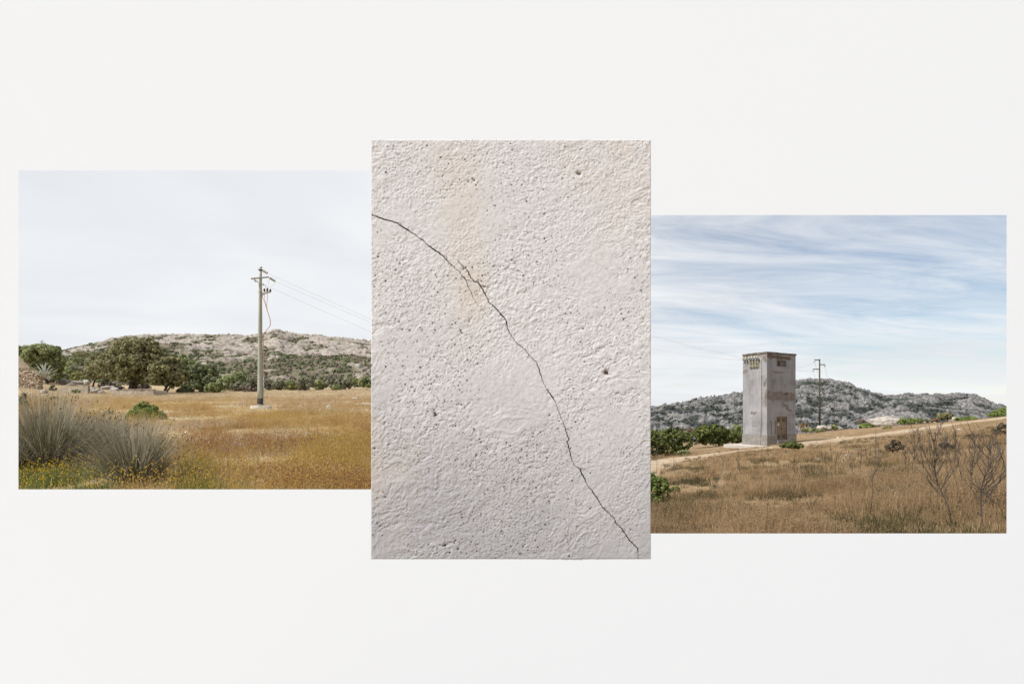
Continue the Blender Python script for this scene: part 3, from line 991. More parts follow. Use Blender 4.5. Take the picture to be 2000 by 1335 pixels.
plant('edge_bush', 'dark green bush cut by the left edge above the tussocks', 'bush', Gp(38, 796), [(33, 775, 12, 7), (42, 790, 12, 5), (30, 788, 16, 8)], 'mastic', 1200, .12, 23, nsub=14)
plant('small_cactus_bush', 'small dark bush before the low concrete wall', 'bush', Gp(104, 763), [(104, 757, 6, 5), (102, 760, 6, 4)], 'dark', 400, .2, 24, nsub=10)
plant('pale_bush', 'pale yellow weed clump at the foot of the low wall', 'bush', Gp(149, 768), [(149, 764, 8, 3), (145, 765, 6, 2)], 'yellow', 300, .16, 25, nsub=8)
plant('pale_bush', 'pale yellow weed clump on the bare mound', 'bush', Gp(106, 782), [(106, 778, 8, 3), (102, 780, 6, 2)], 'yellow', 300, .14, 26, nsub=8)

# ---- concrete low walls, rubble, stone ruin
m_conc = M('weathered_concrete', [(.26, .215, .165), (.38, .325, .26), (.45, .39, .32)], 1.4, .95, .6, 9)
m_stone = M('tan_stone', [(.27, .205, .145), (.43, .345, .26), (.53, .445, .35)], 2.5, .95, .6, 12, coords='World')
m_grey = M('grey_granite_rock', [(.19, .165, .14), (.33, .29, .25), (.44, .40, .35)], 2.2, .95, .6, 9, coords='World')


def slab(bm, x0, x1, y0, y1, z0, z1, seed, n=8):
    """wall piece with an uneven, worn top."""
    r = random.Random(seed)
    top = [z1 + r.uniform(-.05, .04) for _ in range(n + 1)]
    vs = []
    for i in range(n + 1):
        x = x0 + (x1 - x0) * i / n
        vs.append([bm.verts.new((x, y0 + r.uniform(-.015, .015), z0)), bm.verts.new((x, y0 + r.uniform(-.015, .015), top[i])), bm.verts.new((x, y1, top[i] + r.uniform(-.02, .02))), bm.verts.new((x, y1, z0))])
    for a, b in zip(vs, vs[1:]):
        for j in range(3):
            bm.faces.new((a[j], b[j], b[j + 1], a[j + 1]))
    bm.faces.new(vs[0][::-1]); bm.faces.new(vs[-1])
    bmesh.ops.recalc_face_normals(bm, faces=bm.faces)
    return bm


b0 = Gp(115, 766.5); b0.y = 76; b0 = G(115, 76)
t = thing('low_wall', 'low cracked concrete terrace wall left of the rubble heap', 'wall', b0)
L = (172 - 115) / F * 76
bm = slab(BM(), 0, L * .62, 0, .35, -.4, .80, 1); add('wall_section', bm, m_conc, t)
bm = slab(BM(), L * .622, L, -.06, .35, -.4, .92, 2, 4); add('wall_section', bm, m_conc, t)
bm = slab(BM(), L * .66, L * .98, -.063, .2, .925, 1.0, 3, 4); add('coping', bm, m_conc, t)
b0 = G(219, 66)
t = thing('basin_wall', 'low grey brown concrete basin wall before the main oak trunk', 'wall', b0)
L = (300 - 219) / F * 66
bm = slab(BM(), 0, L * .27, 0, .3, -.4, .66, 4); add('wall_section', bm, m_conc, t)
bm = slab(BM(), L * .272, L, -.03, .3, -.4, .72, 5, 10); add('wall_section', bm, m_conc, t)
bm = slab(BM(), L * .25, L + .05, -.09, .36, .765, .87, 6, 10); add('coping', bm, m_conc, t)
bm = slab(BM(), L - .3, L, .302, 2.6, -.4, .7, 7, 4); add('wall_section', bm, m_conc, t)

STN = [rock_mesh('stone', 50 + k_, 2, .8, .12) for k_ in range(5)]
for me in STN:
    me.materials.append(m_stone)
ROCK = [rock_mesh('rock', 70 + k_, 3, .62, .2) for k_ in range(5)]
for me in ROCK:
    me.materials.append(m_grey)

b0 = G(75, 78)
wall_w = (75 - 22) / F * 78
t = thing('dry_stone_wall', 'ruined dry stone wall of tan stones at the left edge', 'wall', b0)
zt = P(60, 724, 78).z - b0.z
bm = slab(BM(), -wall_w, -.1, .16, .62, -.5, zt - .12, 8, 10); add('core', bm, m_conc, t)
rr = random.Random(4)
nrow = 9
for j in range(nrow):
    hz = zt / nrow
    x = -wall_w
    while x < -.12:
        w_ = rr.uniform(.18, .62)
        if not (j == nrow - 1 and rr.random() < .3):
            add('stone', rr.choice(STN), None, t, (x + w_ / 2, .12 + rr.uniform(-.05, .04), hz * (j + .5) + rr.uniform(-.07, .07)), (rr.uniform(-.5, .5), rr.uniform(-.4, .4), rr.choice([0, math.pi]) + rr.uniform(-.4, .4)), (w_ * .56, .22, hz * rr.uniform(.5, .95)))
        x += w_
    for y in (.35, .6):
        add('stone', rr.choice(STN), None, t, (-.02 + rr.uniform(-.05, .05), y, hz * (j + .5)), (0, 0, rr.uniform(0, 3)), (.2, .2, hz * .74))
for k_ in range(34):
    s_ = rr.uniform(.16, .34)
    add('stone', rr.choice(STN), None, t, (rr.uniform(-wall_w, -.1), rr.uniform(.0, .09), rr.uniform(.1, zt + .02)), (rr.uniform(-.6, .6), rr.uniform(-.8, .8), rr.uniform(0, 6)), (s_ * 1.2, s_ * .7, s_ * rr.uniform(.5, .9)))
# hut wall behind
m_tanp = M('tan_render', [(.27, .215, .165), (.36, .30, .24)], 1.5, .95, .5, 10)
b0 = G(58, 100); b0.z = P(58, 716, 100).z
t = thing('ruined_hut', 'corner of a ruined hut with a sandy rendered wall', 'building', b0)
bm = BM()
r = random.Random(9)
wv = []
for i in range(9):
    x = -6.0 + 6.0 * i / 8
    zz_ = (716 - 695) / F * 100 - (.35 if i == 8 else 0) + r.uniform(-.06, .06)
    wv.append([bm.verts.new((x, 0, -2.5)), bm.verts.new((x, 0, zz_)), bm.verts.new((x, 3.2, zz_ + .2)), bm.verts.new((x, 3.2, -2.5))])
for a, b in zip(wv, wv[1:]):
    for j in range(3):
        bm.faces.new((a[j], b[j], b[j + 1], a[j + 1]))
bm.faces.new(wv[0]); bm.faces.new(wv[-1])
bmesh.ops.recalc_face_normals(bm, faces=bm.faces)
add('wall', bm, m_tanp, t)
for k_ in range(16):
    add('stone', rr.choice(STN), None, t, (-4.4 + k_ * .3, -.04, -.15 + rr.uniform(-.05, .05)), (0, 0, rr.uniform(0, 3)), (.2, .18, .16))
    add('stone', rr.choice(STN), None, t, (-4.5 + k_ * .3, -.04, -.5 + rr.uniform(-.05, .05)), (0, 0, rr.uniform(0, 3)), (.2, .18, .16))
# antenna
b0 = G(82, 150); b0.z = P(82, 690, 150).z - 3
hA = P(82, 664, 150).z - b0.z
t = thing('roof_antenna', 'thin aerial mast sticking up above the round tree', 'antenna', b0)
m_dk = M('dark_metal', [(.03, .03, .03), (.06, .055, .05)], 8, .6, metallic=.4)
add('mast', tube(BM(), [(0, 0, 0), (0, 0, hA)], .06, 6), m_dk, t)
bm = BM()
for zz_, w_, tl in ((hA - .15, .45, .12), (hA - .55, .7, -.1), (hA - .75, .35, .1)):
    tube(bm, [(-w_, 0, zz_ - tl), (w_, 0, zz_ + tl)], .045, 5)
add('aerial_rods', bm, m_dk, t)
# thin post by the hut
tag(add('wooden_post', tube(BM(), [(0, 0, -.3), (.02, 0, 1), (0, 0, 2.3)], [.07, .06, .05], 7), m_bark, None, G(65, 84)), 'thin grey post standing behind the stone wall', 'post')

# agaves
m_agave = M('blue_grey_agave', [(.26, .29, .25), (.42, .45, .39), (.56, .58, .51)], 1.5, .6, spec=.4)


def agave_leaf():
    bm = BM(); prev = None
    for i in range(7):
        s = i / 6
        w_ = .085 * (1 - s ** 2.2) * (0.7 + .6 * math.sin(math.pi * min(s * 1.2, 1))) + .003
        c = Vector((s, 0, .12 * math.sin(s * 2.2)))
        row = [bm.verts.new(c + Vector((0, -w_, .035))), bm.verts.new(c), bm.verts.new(c + Vector((0, w_, .035)))]
        if prev:
            for j in range(2):
                bm.faces.new((prev[j], row[j], row[j + 1], prev[j + 1]))
        prev = row
    me = bpy.data.meshes.new('leaf'); bm.to_mesh(me); bm.free(); me.materials.append(m_agave)
    return me


AL = agave_leaf()
for (px, py, Y, n, ln, lb) in ((87, 737, 78, 30, 2.15, 'large blue grey agave growing beside the dry stone wall'), (95, 741, 84, 18, .75, 'small agave on the bank right of the large one'),
                              (70, 735, 84, 16, 1.1, 'agave rosette behind the corner of the stone wall')):
    b0 = G(px, Y); b0.z = max(b0.z, P(px, py, Y).z - .1)
    t = thing('agave', lb, 'plant', b0, group='agaves by the ruined wall')
    rr = random.Random(px)
    for k_ in range(n):
        a = k_ * 2.399 + rr.uniform(-.2, .2); e = math.radians(8 + 72 * (k_ / n) ** .9)
        s = ln * rr.uniform(.75, 1.1)
        add('leaf', AL, None, t, (.06 * math.cos(a), .06 * math.sin(a), .05), (0, -e, a), (s, s * .95, s))

# rubble heap and loose rocks
RB = 'rocks of the rubble heap beside the small oak'
rr = random.Random(22)
for k_ in range(16):
    px = rr.uniform(172, 200); y = rr.uniform(77, 83)
    b0 = G(px, y); s = rr.uniform(.3, .75)
    tag(add('rubble_rock', rr.choice(ROCK), None, None, b0 + Vector((0, 0, .2 + .8 * max(0, 1 - abs(px - 184) / 12) * rr.random())), (0, 0, rr.uniform(0, 6)), (s, s * .8, s)),
        'grey rock in the rubble heap between the concrete walls', 'rock', RB)
LR = [(128, 747, 12, 7, 'pointed grey boulder on the bank right of the agave'), (150, 748, 14, 5, 'pale flat rock on the bank under the bushes'), (168, 748, 10, 6, 'rounded pale boulder behind the low wall'),
      (138, 752, 8, 3, 'long flat rock above the low concrete wall'), (85, 766, 8, 3, 'pale low boulder in front of the stone wall'), (150, 782.5, 5, 2, 'small grey stone in the grass below the mound'),
      (212, 758, 14, 5, 'long grey boulder between rubble and oak trunk'), (224, 762, 10, 4, 'flat pale rock left of the basin wall'), (309, 769, 5, 3, 'small grey stone right of the basin wall'),
      (690, 803, 3.2, 1.8, 'small pale stone in the grass near the panel'), (641, 797, 4, 2.8, 'pale double stone in the grass right of the pole'), (645, 800, 3, 1.8, 'little pale stone touching the double stone'),
      (625, 803, 2.2, 1.2, 'tiny pale stone left of the double stone'), (462, 872, 8, 2.5, 'flat white stone in the foreground grass'), (470, 874.5, 5, 1.5, 'chip beside the flat white stone'),
      (383, 866, 3, 1.4, 'small white stone left in the foreground grass'), (600, 851, 3, 1.2, 'small pale stone in the middle of the golden field'), (695, 779, 8, 1.2, 'long pale stone at the far right of the left field')]
m_pale = M('pale_stone', [(.34, .29, .23), (.48, .43, .37), (.56, .52, .46)], 3, .95, .5, 12, coords='World')
PALE = [rock_mesh('stone', 90 + k_, 2, .6, .15) for k_ in range(3)]
for me in PALE:
    me.materials.append(m_pale)
for k_, (px, py, rx, ry, lb) in enumerate(LR):
    b0 = Gp(px, py + ry * .6, 110)
    me = ROCK[k_ % 5] if k_ < 9 else PALE[k_ % 3]
    s = rx / F * b0.y
    zt = ry / F * b0.y * 1.9
    if py > 760:
        zt += .12
    tag(add('loose_rock', me, None, None, b0 + Vector((0, 0, zt * .3)), (0, 0, k_ * 1.3), (s, s * .8, zt)), lb, 'rock')

# white gravel patches
m_gravel = M('white_gravel', [(.42, .37, .31), (.56, .51, .45), (.64, .60, .54)], 6, .95, .7, 30, coords='World')


def patch_sheet(name, cx, cy, rx, ry, lift=.03, seed=0, n=28):
    r = random.Random(seed)
    vs = [(cx, cy, float(gz(cx, cy)) + lift)]
    for ring in (.5, 1.0):
        for k_ in range(n):
            a = 2 * math.pi * k_ / n
            q = ring * (1 + (r.uniform(-.22, .22) if ring == 1 else 0))
            x = cx + rx * q * math.cos(a); y = cy + ry * q * math.sin(a)
            vs.append((x, y, float(gz(x, y)) + (lift if ring < 1 else -.02)))
    bm = BM(); bv_ = [bm.verts.new(v) for v in vs]
    for k_ in range(n):
        bm.faces.new((bv_[0], bv_[1 + k_], bv_[1 + (k_ + 1) % n]))
        bm.faces.new((bv_[1 + k_], bv_[1 + n + k_], bv_[1 + n + (k_ + 1) % n], bv_[1 + (k_ + 1) % n]))
    return bm


pb = Gp(708, 788)
add('gravel_patch', patch_sheet('gp', pb.x + .6, pb.y, 1.3, 1.4, .06, 3), m_gravel, kind='structure')

# ---- wooden power pole (west field)
PB = Gp(508, 798)
PY = PB.y
ps = PY / F                       # metres per photo pixel at the pole


def pp(px, py, dy=0.0):
    """point at the pole's distance, in the pole's own coordinates."""
    return P(px, py, PY) - PB + Vector((0, dy, 0))


def pole_material():
    m = M('green_grey_pole', [(.26, .27, .21), (.345, .35, .285), (.42, .42, .36)], 2.2, .85, .35, 18, stretch=(1, 1, .12))
    t = m.node_tree; b = t.nodes['Principled BSDF']
    src = b.inputs['Base Color'].links[0].from_socket
    tcn = t.nodes.new('ShaderNodeTexCoord'); mpn = t.nodes.new('ShaderNodeMapping'); mpn.inputs['Scale'].default_value = (9, 9, 1.1)
    t.links.new(tcn.outputs['Object'], mpn.inputs[0])
    n = t.nodes.new('ShaderNodeTexNoise'); n.inputs['Scale'].default_value = 2.0; n.inputs['Detail'].default_value = 8; n.inputs['Roughness'].default_value = .7
    t.links.new(mpn.outputs[0], n.inputs['Vector'])
    r = t.nodes.new('ShaderNodeValToRGB'); t.links.new(n.outputs[0], r.inputs[0])
    r.color_ramp.elements[0].position = .60; r.color_ramp.elements[0].color = (0, 0, 0, 1)
    r.color_ramp.elements[1].position = .66; r.color_ramp.elements[1].color = (1, 1, 1, 1)
    mx = t.nodes.new('ShaderNodeMix'); mx.data_type = 'RGBA'
    t.links.new(r.outputs[0], mx.inputs[0]); t.links.new(src, mx.inputs[6]); mx.inputs[7].default_value = (.56, .56, .51, 1)
    t.links.new(mx.outputs[2], b.inputs['Base Color'])
    return m


m_tar = M('tarred_base', [(.02, .017, .014), (.06, .05, .04)], 5, .9, .5, 20, stretch=(1, 1, .3))
m_galv = M('weathered_steel', [(.36, .34, .30), (.50, .48, .44)], 6, .6, metallic=.3)
m_porc = M('grey_porcelain', [(.35, .33, .28), (.55, .52, .46)], 6, .35, spec=.5)
m_redc = M('faded_red_cable', [(.50, .27, .23), (.58, .35, .30)], 3, .6)
m_redins = M('dark_red_insulator', [(.10, .02, .016), (.19, .045, .035)], 6, .45)
m_blk = M('black_rubber', [(.012, .012, .012), (.03, .03, .03)], 6, .6)
m_wire = M('bare_wire', [(.42, .42, .43), (.52, .52, .53)], 3, .5, metallic=.4)
pole = thing('utility_pole', 'tall green grey wooden power pole with black base and red cables', 'utility pole', PB)
top = pp(508.6, 526)
zseg = [pp(508, 778).z, top.z]
r_b, r_m, r_t = 5.6 * ps, 4.95 * ps, 2.6 * ps
npz = 14
pts = [Vector((top.x * (i / npz), 0, zseg[0] + (zseg[1] - zseg[0]) * i / npz)) for i in range(npz + 1)]
add('shaft', tube(BM(), pts, [r_m + (r_t - r_m) * i / npz for i in range(npz + 1)], 16), pole_material(), pole)
add('tarred_base', tube(BM(), [(0, 0, -.3), (0, 0, .5 * zseg[0]), (0, 0, zseg[0] + .01)], [r_b * 1.02, r_b, r_m * 1.03], 16), m_tar, pole)
for zz_, rr_ in ((pp(0, 790).z, r_b * 1.05), (pp(0, 738).z, 5.25 * ps), (pp(0, 656).z, 4.6 * ps), (pp(0, 569).z, 3.9 * ps)):
    xx_ = top.x * max(0, (zz_ - zseg[0]) / (zseg[1] - zseg[0]))
    add('band', tube(BM(), [(xx_, 0, zz_ - .02), (xx_, 0, zz_ + .02)], rr_, 16), m_galv, pole)
fo = patch_sheet('footing', 0, 0, 1, 1)
fo.free()
bm = BM()
r = random.Random(3)
vt = []; vb_ = []
for k_ in range(20):
    a = 2 * math.pi * k_ / 20; q = r.uniform(.88, 1.12)
    x, y = .3 * 1 + .62 * 1.0 * q * math.cos(a) * 1.0, .5 * q * math.sin(a)
    vt.append(bm.verts.new((x - .2, y, .19 + r.uniform(-.02, .02)))); vb_.append(bm.verts.new(((x - .2) * 1.1, y * 1.1, -.3)))
bm.faces.new(vt)
for k_ in range(20):
    bm.faces.new((vb_[k_], vb_[(k_ + 1) % 20], vt[(k_ + 1) % 20], vt[k_]))
add('concrete_footing', bm, M('white_concrete', [(.50, .45, .38), (.68, .63, .56)], 4, .95, .4, 16), pole)


def insulator_string(bm, a, b, n=4, r=.085):
    a = Vector(a); b = Vector(b); d = b - a
    tube(bm, [a, b], .018, 6)
    q = d.to_track_quat('Z', 'Y').to_matrix().to_4x4()
    for k_ in range(n):
        c = a + d * (k_ + .7) / (n + .4)
        lathe(bm, [(.03, -.05), (r, -.02), (r * .9, .02), (.035, .05)], 10, Matrix.Translation(c) @ q)
    return bm


bm = lathe(BM(), [(.02, -.10), (.03, -.03), (.075, 0), (.09, .05), (.06, .10), (.02, .12)], 12, Matrix.Translation(pp(509.5, 524.2) + Vector((0, 0, .03))))
add('top_insulator', bm, m_porc, pole)
add('top_bracket', box(BM(), pp(505.5, 0).x, pp(513.3, 0).x, -.13, .13, pp(0, 527.6).z, pp(0, 526.2).z, .01), m_dk, pole)
ca, cb = pp(497.6, 548, -.35), pp(522.2, 539.2, .35)
bm = BM()
d = (cb - ca).normalized(); sd = Vector((-d.y, d.x, 0)).normalized()
mid_ = (ca + cb) / 2
mt = Matrix.Translation(mid_ + Vector((0, -.13, 0))) @ Matrix((d, sd, d.cross(sd))).transposed().to_4x4() @ Matrix.Diagonal(((cb - ca).length, .08, .085, 1))
bmesh.ops.create_cube(bm, size=1, matrix=mt)
add('crossarm', bm, m_galv, pole)
add('arm_brace', tube(BM(), [pp(501, 547.5, -.32), pp(506, 552, -.1)], .025, 6), m_galv, pole)
add('insulator_string', insulator_string(BM(), pp(513, 528), pp(522.8, 533.8)), m_porc, pole)
add('insulator_string', insulator_string(BM(), pp(522.6, 540.2, .3), pp(533.5, 546.8, .3)), m_porc, pole)
add('insulator_string', insulator_string(BM(), pp(498, 548.5, -.3), pp(514, 555, .35), 3, .07), m_porc, pole)
bm = BM()
tube(bm, [pp(511.5, 573.2), pp(520, 571.6), pp(528.8, 569.6)], .05, 6)
tube(bm, [pp(512, 577), pp(520, 572)], .025, 6)
add('cable_bracket', bm, m_galv, pole)
for px, pt, mt_ in ((516.4, 563.2, m_redins), (522.1, 562, m_redins), (528, 564.5, m_blk)):
    z0_, z1_ = pp(0, 570).z, pp(0, pt).z
    x_ = pp(px, 0).x
    h = z1_ - z0_
    bm = lathe(BM(), [(.02, z0_), (.05, z0_ + .03), (.05, z0_ + .2 * h), (.07, z0_ + .25 * h), (.045, z0_ + .4 * h), (.07, z0_ + .5 * h), (.045, z0_ + .62 * h), (.065, z0_ + .75 * h), (.03, z0_ + h)], 10, Matrix.Translation((x_, 0, 0)))
    add('bushing', bm, mt_, pole)


def smooth_pts(pl, per=6):
    return spline([Vector(p) for p in pl], per)


loop = [pp(520.5, 602), pp(523, 610), pp(526.5, 620), pp(528, 629), pp(526.6, 637), pp(520, 645), pp(514.6, 652), pp(514, 660), pp(514.2, 690), pp(514.6, 735)]
add('red_cable', tube(BM(), smooth_pts(loop), .026, 7), m_redc, pole)
for st in ([pp(512, 577.5), pp(516, 588), pp(519.5, 599), pp(522, 607)], [pp(516.6, 571), pp(517, 583), pp(519, 594), pp(522, 606)], [pp(522.1, 571), pp(522.2, 584), pp(521, 595), pp(522.3, 607)]):
    add('red_cable', tube(BM(), smooth_pts(st), .017, 6), m_redc, pole)
for st in ([pp(533.3, 547, .3), pp(533.6, 552, .2), pp(531, 557, .1), pp(527.8, 559.5), pp(528, 564.5)], [pp(522, 540, .3), pp(522.5, 550, .15), pp(523.6, 559), pp(522.2, 562)], [pp(514, 555, .35), pp(520, 558), pp(518, 561), pp(516.4, 563)]):
    add('jumper_wire', tube(BM(), smooth_pts(st), .009, 5), m_wire, pole)
add('cable_conduit', tube(BM(), [pp(514.4, 733), pp(514.6, 760), pp(514.9, 798)], .04, 8), m_galv, pole)

# ================================================================== EAST SIDE (right opening)
N0 = G(1498, 41.0)
TR = math.radians(28)
N0.z = P(1498, 870, 41).z
TH_ = P(1498, 690, 41).z - N0.z       # wall height
LX, LY = 3.68, 2.22


def tower_plaster():
    m = M('stained_grey_render', [(.19, .187, .195), (.275, .271, .28), (.335, .331, .34)], .9, .95, .35, 22, bdist=.02)
    t = m.node_tree; b = t.nodes['Principled BSDF']
    src = b.inputs['Base Color'].links[0].from_socket
    tcn = t.nodes.new('ShaderNodeTexCoord')
    mpn = t.nodes.new('ShaderNodeMapping'); mpn.inputs['Scale'].default_value = (1, 1, .8)
    t.links.new(tcn.outputs['Object'], mpn.inputs[0])
    n = t.nodes.new('ShaderNodeTexNoise'); n.inputs['Scale'].default_value = 1.5; n.inputs['Detail'].default_value = 9; n.inputs['Roughness'].default_value = .66
    t.links.new(mpn.outputs[0], n.inputs['Vector'])
    r = t.nodes.new('ShaderNodeValToRGB'); t.links.new(n.outputs[0], r.inputs[0])
    r.color_ramp.elements[0].position = .60; r.color_ramp.elements[0].color = (0, 0, 0, 1)
    r.color_ramp.elements[1].position = .65; r.color_ramp.elements[1].color = (.85, .85, .85, 1)
    mx = t.nodes.new('ShaderNodeMix'); mx.data_type = 'RGBA'
    t.links.new(r.outputs[0], mx.inputs[0]); t.links.new(src, mx.inputs[6]); mx.inputs[7].default_value = (.235, .19, .15, 1)
    # vertical run-off streaks
    mp3 = t.nodes.new('ShaderNodeMapping'); mp3.inputs['Scale'].default_value = (3, 3, .22)
    t.links.new(tcn.outputs['Object'], mp3.inputs[0])
    n3 = t.nodes.new('ShaderNodeTexNoise'); n3.inputs['Scale'].default_value = 1.4; n3.inputs['Detail'].default_value = 6
    t.links.new(mp3.outputs[0], n3.inputs['Vector'])
    r3 = t.nodes.new('ShaderNodeValToRGB'); t.links.new(n3.outputs[0], r3.inputs[0])
    r3.color_ramp.elements[0].position = .42; r3.color_ramp.elements[0].color = (.90, .895, .89, 1)
    r3.color_ramp.elements[1].position = .62; r3.color_ramp.elements[1].color = (1, 1, 1, 1)
    ml = t.nodes.new('ShaderNodeMix'); ml.data_type = 'RGBA'; ml.blend_type = 'MULTIPLY'; ml.inputs[0].default_value = 1
    t.links.new(mx.outputs[2], ml.inputs[6]); t.links.new(r3.outputs[0], ml.inputs[7])
    t.links.new(ml.outputs[2], b.inputs['Base Color'])
    return m


m_tow = tower_plaster()
m_plinth = M('rough_cement_plinth', [(.17, .155, .14), (.26, .24, .22)], 3, .95, .9, 26, bdist=.03)
m_bare = M('bare_brown_render', [(.14, .117, .104), (.19, .160, .143), (.235, .203, .183)], 3, .95, .6, 20)
m_roofm = M('lichen_concrete', [(.06, .05, .042), (.125, .10, .08), (.20, .165, .135)], 2.5, .95, .7, 12)
m_door = M('brown_metal_door', [(.15, .105, .072), (.19, .14, .10)], 2, .6, .1, 20, stretch=(1, 1, .3))
m_dark = M('dark_recess', [(.03, .026, .022), (.06, .05, .042)], 4, .95)
m_green = M('mossy_yellow_board', [(.13, .125, .085), (.20, .193, .135), (.28, .27, .20)], 6, .8, .3, 20)
m_cream = M('cream_porcelain', [(.33, .305, .255), (.46, .43, .37)], 5, .4, spec=.5)
tower = thing('transformer_tower', 'tall weathered grey transformer tower with brown double door', 'tower', N0, TR)


def wall_with_holes(L, H, holes, th, z_from):
    """wall in local xz plane (front at y=0, going back th) with rectangular recesses open to the front."""
    bm = BM()
    xs_ = sorted({0, L} | {h[0] for h in holes} | {h[1] for h in holes})
    zs_ = sorted({z_from, H} | {h[2] for h in holes} | {h[3] for h in holes})
    vg = {}

    def vtx(x, y, z):
        k_ = (round(x, 4), round(y, 4), round(z, 4))
        if k_ not in vg:
            vg[k_] = bm.verts.new(k_)
        return vg[k_]
    for xa, xb_ in zip(xs_, xs_[1:]):
        for za, zb2 in zip(zs_, zs_[1:]):
            cxm, czm = (xa + xb_) / 2, (za + zb2) / 2
            if any(h[0] < cxm < h[1] and h[2] < czm < h[3] for h in holes):
                continue
            bm.faces.new((vtx(xa, 0, za), vtx(xb_, 0, za), vtx(xb_, 0, zb2), vtx(xa, 0, zb2)))
    for (a, b, c, d, dep) in holes:
        q = [(a, c), (b, c), (b, d), (a, d)]
        for (xa, za), (xb_, zb2) in zip(q, q[1:] + q[:1]):
            f = [bm.verts.new(p) for p in ((xa, 0, za), (xa, dep, za), (xb_, dep, zb2), (xb_, 0, zb2))]
            bm.faces.new(f)
        bm.faces.new([bm.verts.new((x, dep, z)) for x, z in q])
    return bm


PH = .86
front_holes = [(1.22, 2.50, PH, 2.30, .12), (1.22, 2.46, 6.40, 6.90, .22), (.46, .60, .92, 1.98, .07), (.98, 1.10, .92, 1.98, .07)]
bm = wall_with_holes(LX, TH_, front_holes, .2, PH)
add('wall', bm, m_tow, tower)
bm = wall_with_holes(LY, TH_, [], .2, PH)
o = add('wall', bm, m_tow, tower, (0, LY, 0), (0, 0, -math.pi / 2))
bm = wall_with_holes(LX, TH_, [], .2, PH); add('wall', bm, m_tow, tower, (LX, LY, 0), (0, 0, math.pi))
bm = wall_with_holes(LY, TH_, [], .2, PH); add('wall', bm, m_tow, tower, (LX, 0, 0), (0, 0, math.pi / 2))
bm = BM()
pt = .055
box(bm, -pt, 1.22, -pt, LY + pt, -.5, PH, .012)
box(bm, 2.50, LX + pt, -pt, LY + pt, -.5, PH, .012)
box(bm, 1.221, 2.499, .12, LY + pt, -.5, PH - .002)
add('plinth', bm, m_plinth, tower)
add('doorstep', box(BM(), 1.18, 2.62, -.16, .119, -.4, .40, .015), m_plinth, tower)
# roof slab, slightly uneven
bm = BM()
r = random.Random(6)
ov = .05
ring = []
for (xa, ya), (xb_, yb_) in (((-ov, -ov), (LX + ov, -ov)), ((LX + ov, -ov), (LX + ov, LY + ov)), ((LX + ov, LY + ov), (-ov, LY + ov)), ((-ov, LY + ov), (-ov, -ov))):
    for k_ in range(10):
        s = k_ / 10
        ring.append((xa + (xb_ - xa) * s + r.uniform(-.015, .015), ya + (yb_ - ya) * s + r.uniform(-.015, .015)))
lo = [bm.verts.new((x, y, TH_ + r.uniform(-.012, .0))) for x, y in ring]
hi = [bm.verts.new((x, y, TH_ + .15 + r.uniform(-.012, .012))) for x, y in ring]
ct_ = bm.verts.new((LX / 2, LY / 2, TH_ + .26))
for k_ in range(40):
    n_ = (k_ + 1) % 40
    bm.faces.new((lo[k_], lo[n_], hi[n_], hi[k_])); bm.faces.new((hi[k_], hi[n_], ct_))
bm.faces.new(lo[::-1])
add('roof', bm, m_roofm, tower)


def blob(pts, seed, jit=.06, per=5):
    """ragged outline through a rough polygon."""
    r = random.Random(seed); out = []
    for (a, b), (c, d) in zip(pts, pts[1:] + pts[:1]):
        for k_ in range(per):
            t_ = k_ / per
            out.append((a + (c - a) * t_ + r.uniform(-jit, jit), b + (d - b) * t_ + r.uniform(-jit, jit)))
    return out


def bare(face, pts, seed, mat=m_bare, proud=.004, jit=.06):
    o2 = blob(pts, seed, jit)
    bm = BM()
    if face == 'front':
        vs = [bm.verts.new((min(max(x, .01), LX - .01), -proud, z)) for x, z in o2]
        vk = [bm.verts.new((min(max(x, .01), LX - .01), .01, z)) for x, z in o2]
    else:
        vs = [bm.verts.new((-proud, min(max(x, .01), LY - .01), z)) for x, z in o2]
        vk = [bm.verts.new((.01, min(max(x, .01), LY - .01), z)) for x, z in o2]
    bm.faces.new(vs)
    n_ = len(vs)
    for k_ in range(n_):
        bm.faces.new((vs[k_], vs[(k_ + 1) % n_], vk[(k_ + 1) % n_], vk[k_]))
    bmesh.ops.triangulate(bm, faces=[f for f in bm.faces if len(f.verts) > 4])
    bmesh.ops.recalc_face_normals(bm, faces=bm.faces)
    add('bare_patch', bm, mat, tower)


bare('front', [(.05, 3.75), (.7, 3.6), (1.5, 3.65), (2.0, 3.75), (2.3, 3.6), (3.6, 3.62), (3.62, 4.2), (2.9, 4.35), (2.3, 4.05), (1.9, 4.4), (1.0, 4.35), (.05, 4.4)], 1)
bare('front', [(1.95, 3.45), (2.3, 3.35), (2.7, 3.3), (2.85, 2.95), (3.2, 2.75), (2.9, 2.68), (2.5, 2.85), (2.3, 3.1), (2.0, 3.15)], 2)
bare('front', [(.5, 6.02), (1.2, 5.98), (2.4, 5.95), (2.5, 5.9), (1.2, 5.85), (.6, 5.9)], 3, jit=.03)
bare('front', [(.1, 7.1), (.5, 6.98), (1.1, 7.05), (1.3, 6.95), (2.6, 6.96), (3.1, 7.05), (2.9, 7.25), (1.0, 7.32), (.1, 7.3)], 4, m_roofm)
bare('front', [(.3, 5.15), (.7, 5.12), (1.05, 5.18), (.6, 5.22)], 5, jit=.03)
bare('front', [(1.02, 2.31), (2.65, 2.31), (2.62, 2.42), (1.05, 2.42)], 12, M('pale_pink_render', [(.27, .225, .20), (.33, .285, .26)], 3, .95), jit=.02)
bare('left', [(1.75, 6.3), (2.15, 6.2), (2.18, 5.9), (1.9, 5.9), (1.72, 6.0)], 6)
bare('left', [(1.0, 2.75), (1.35, 2.72), (1.5, 2.6), (1.2, 2.5), (.95, 2.62)], 7, jit=.08)
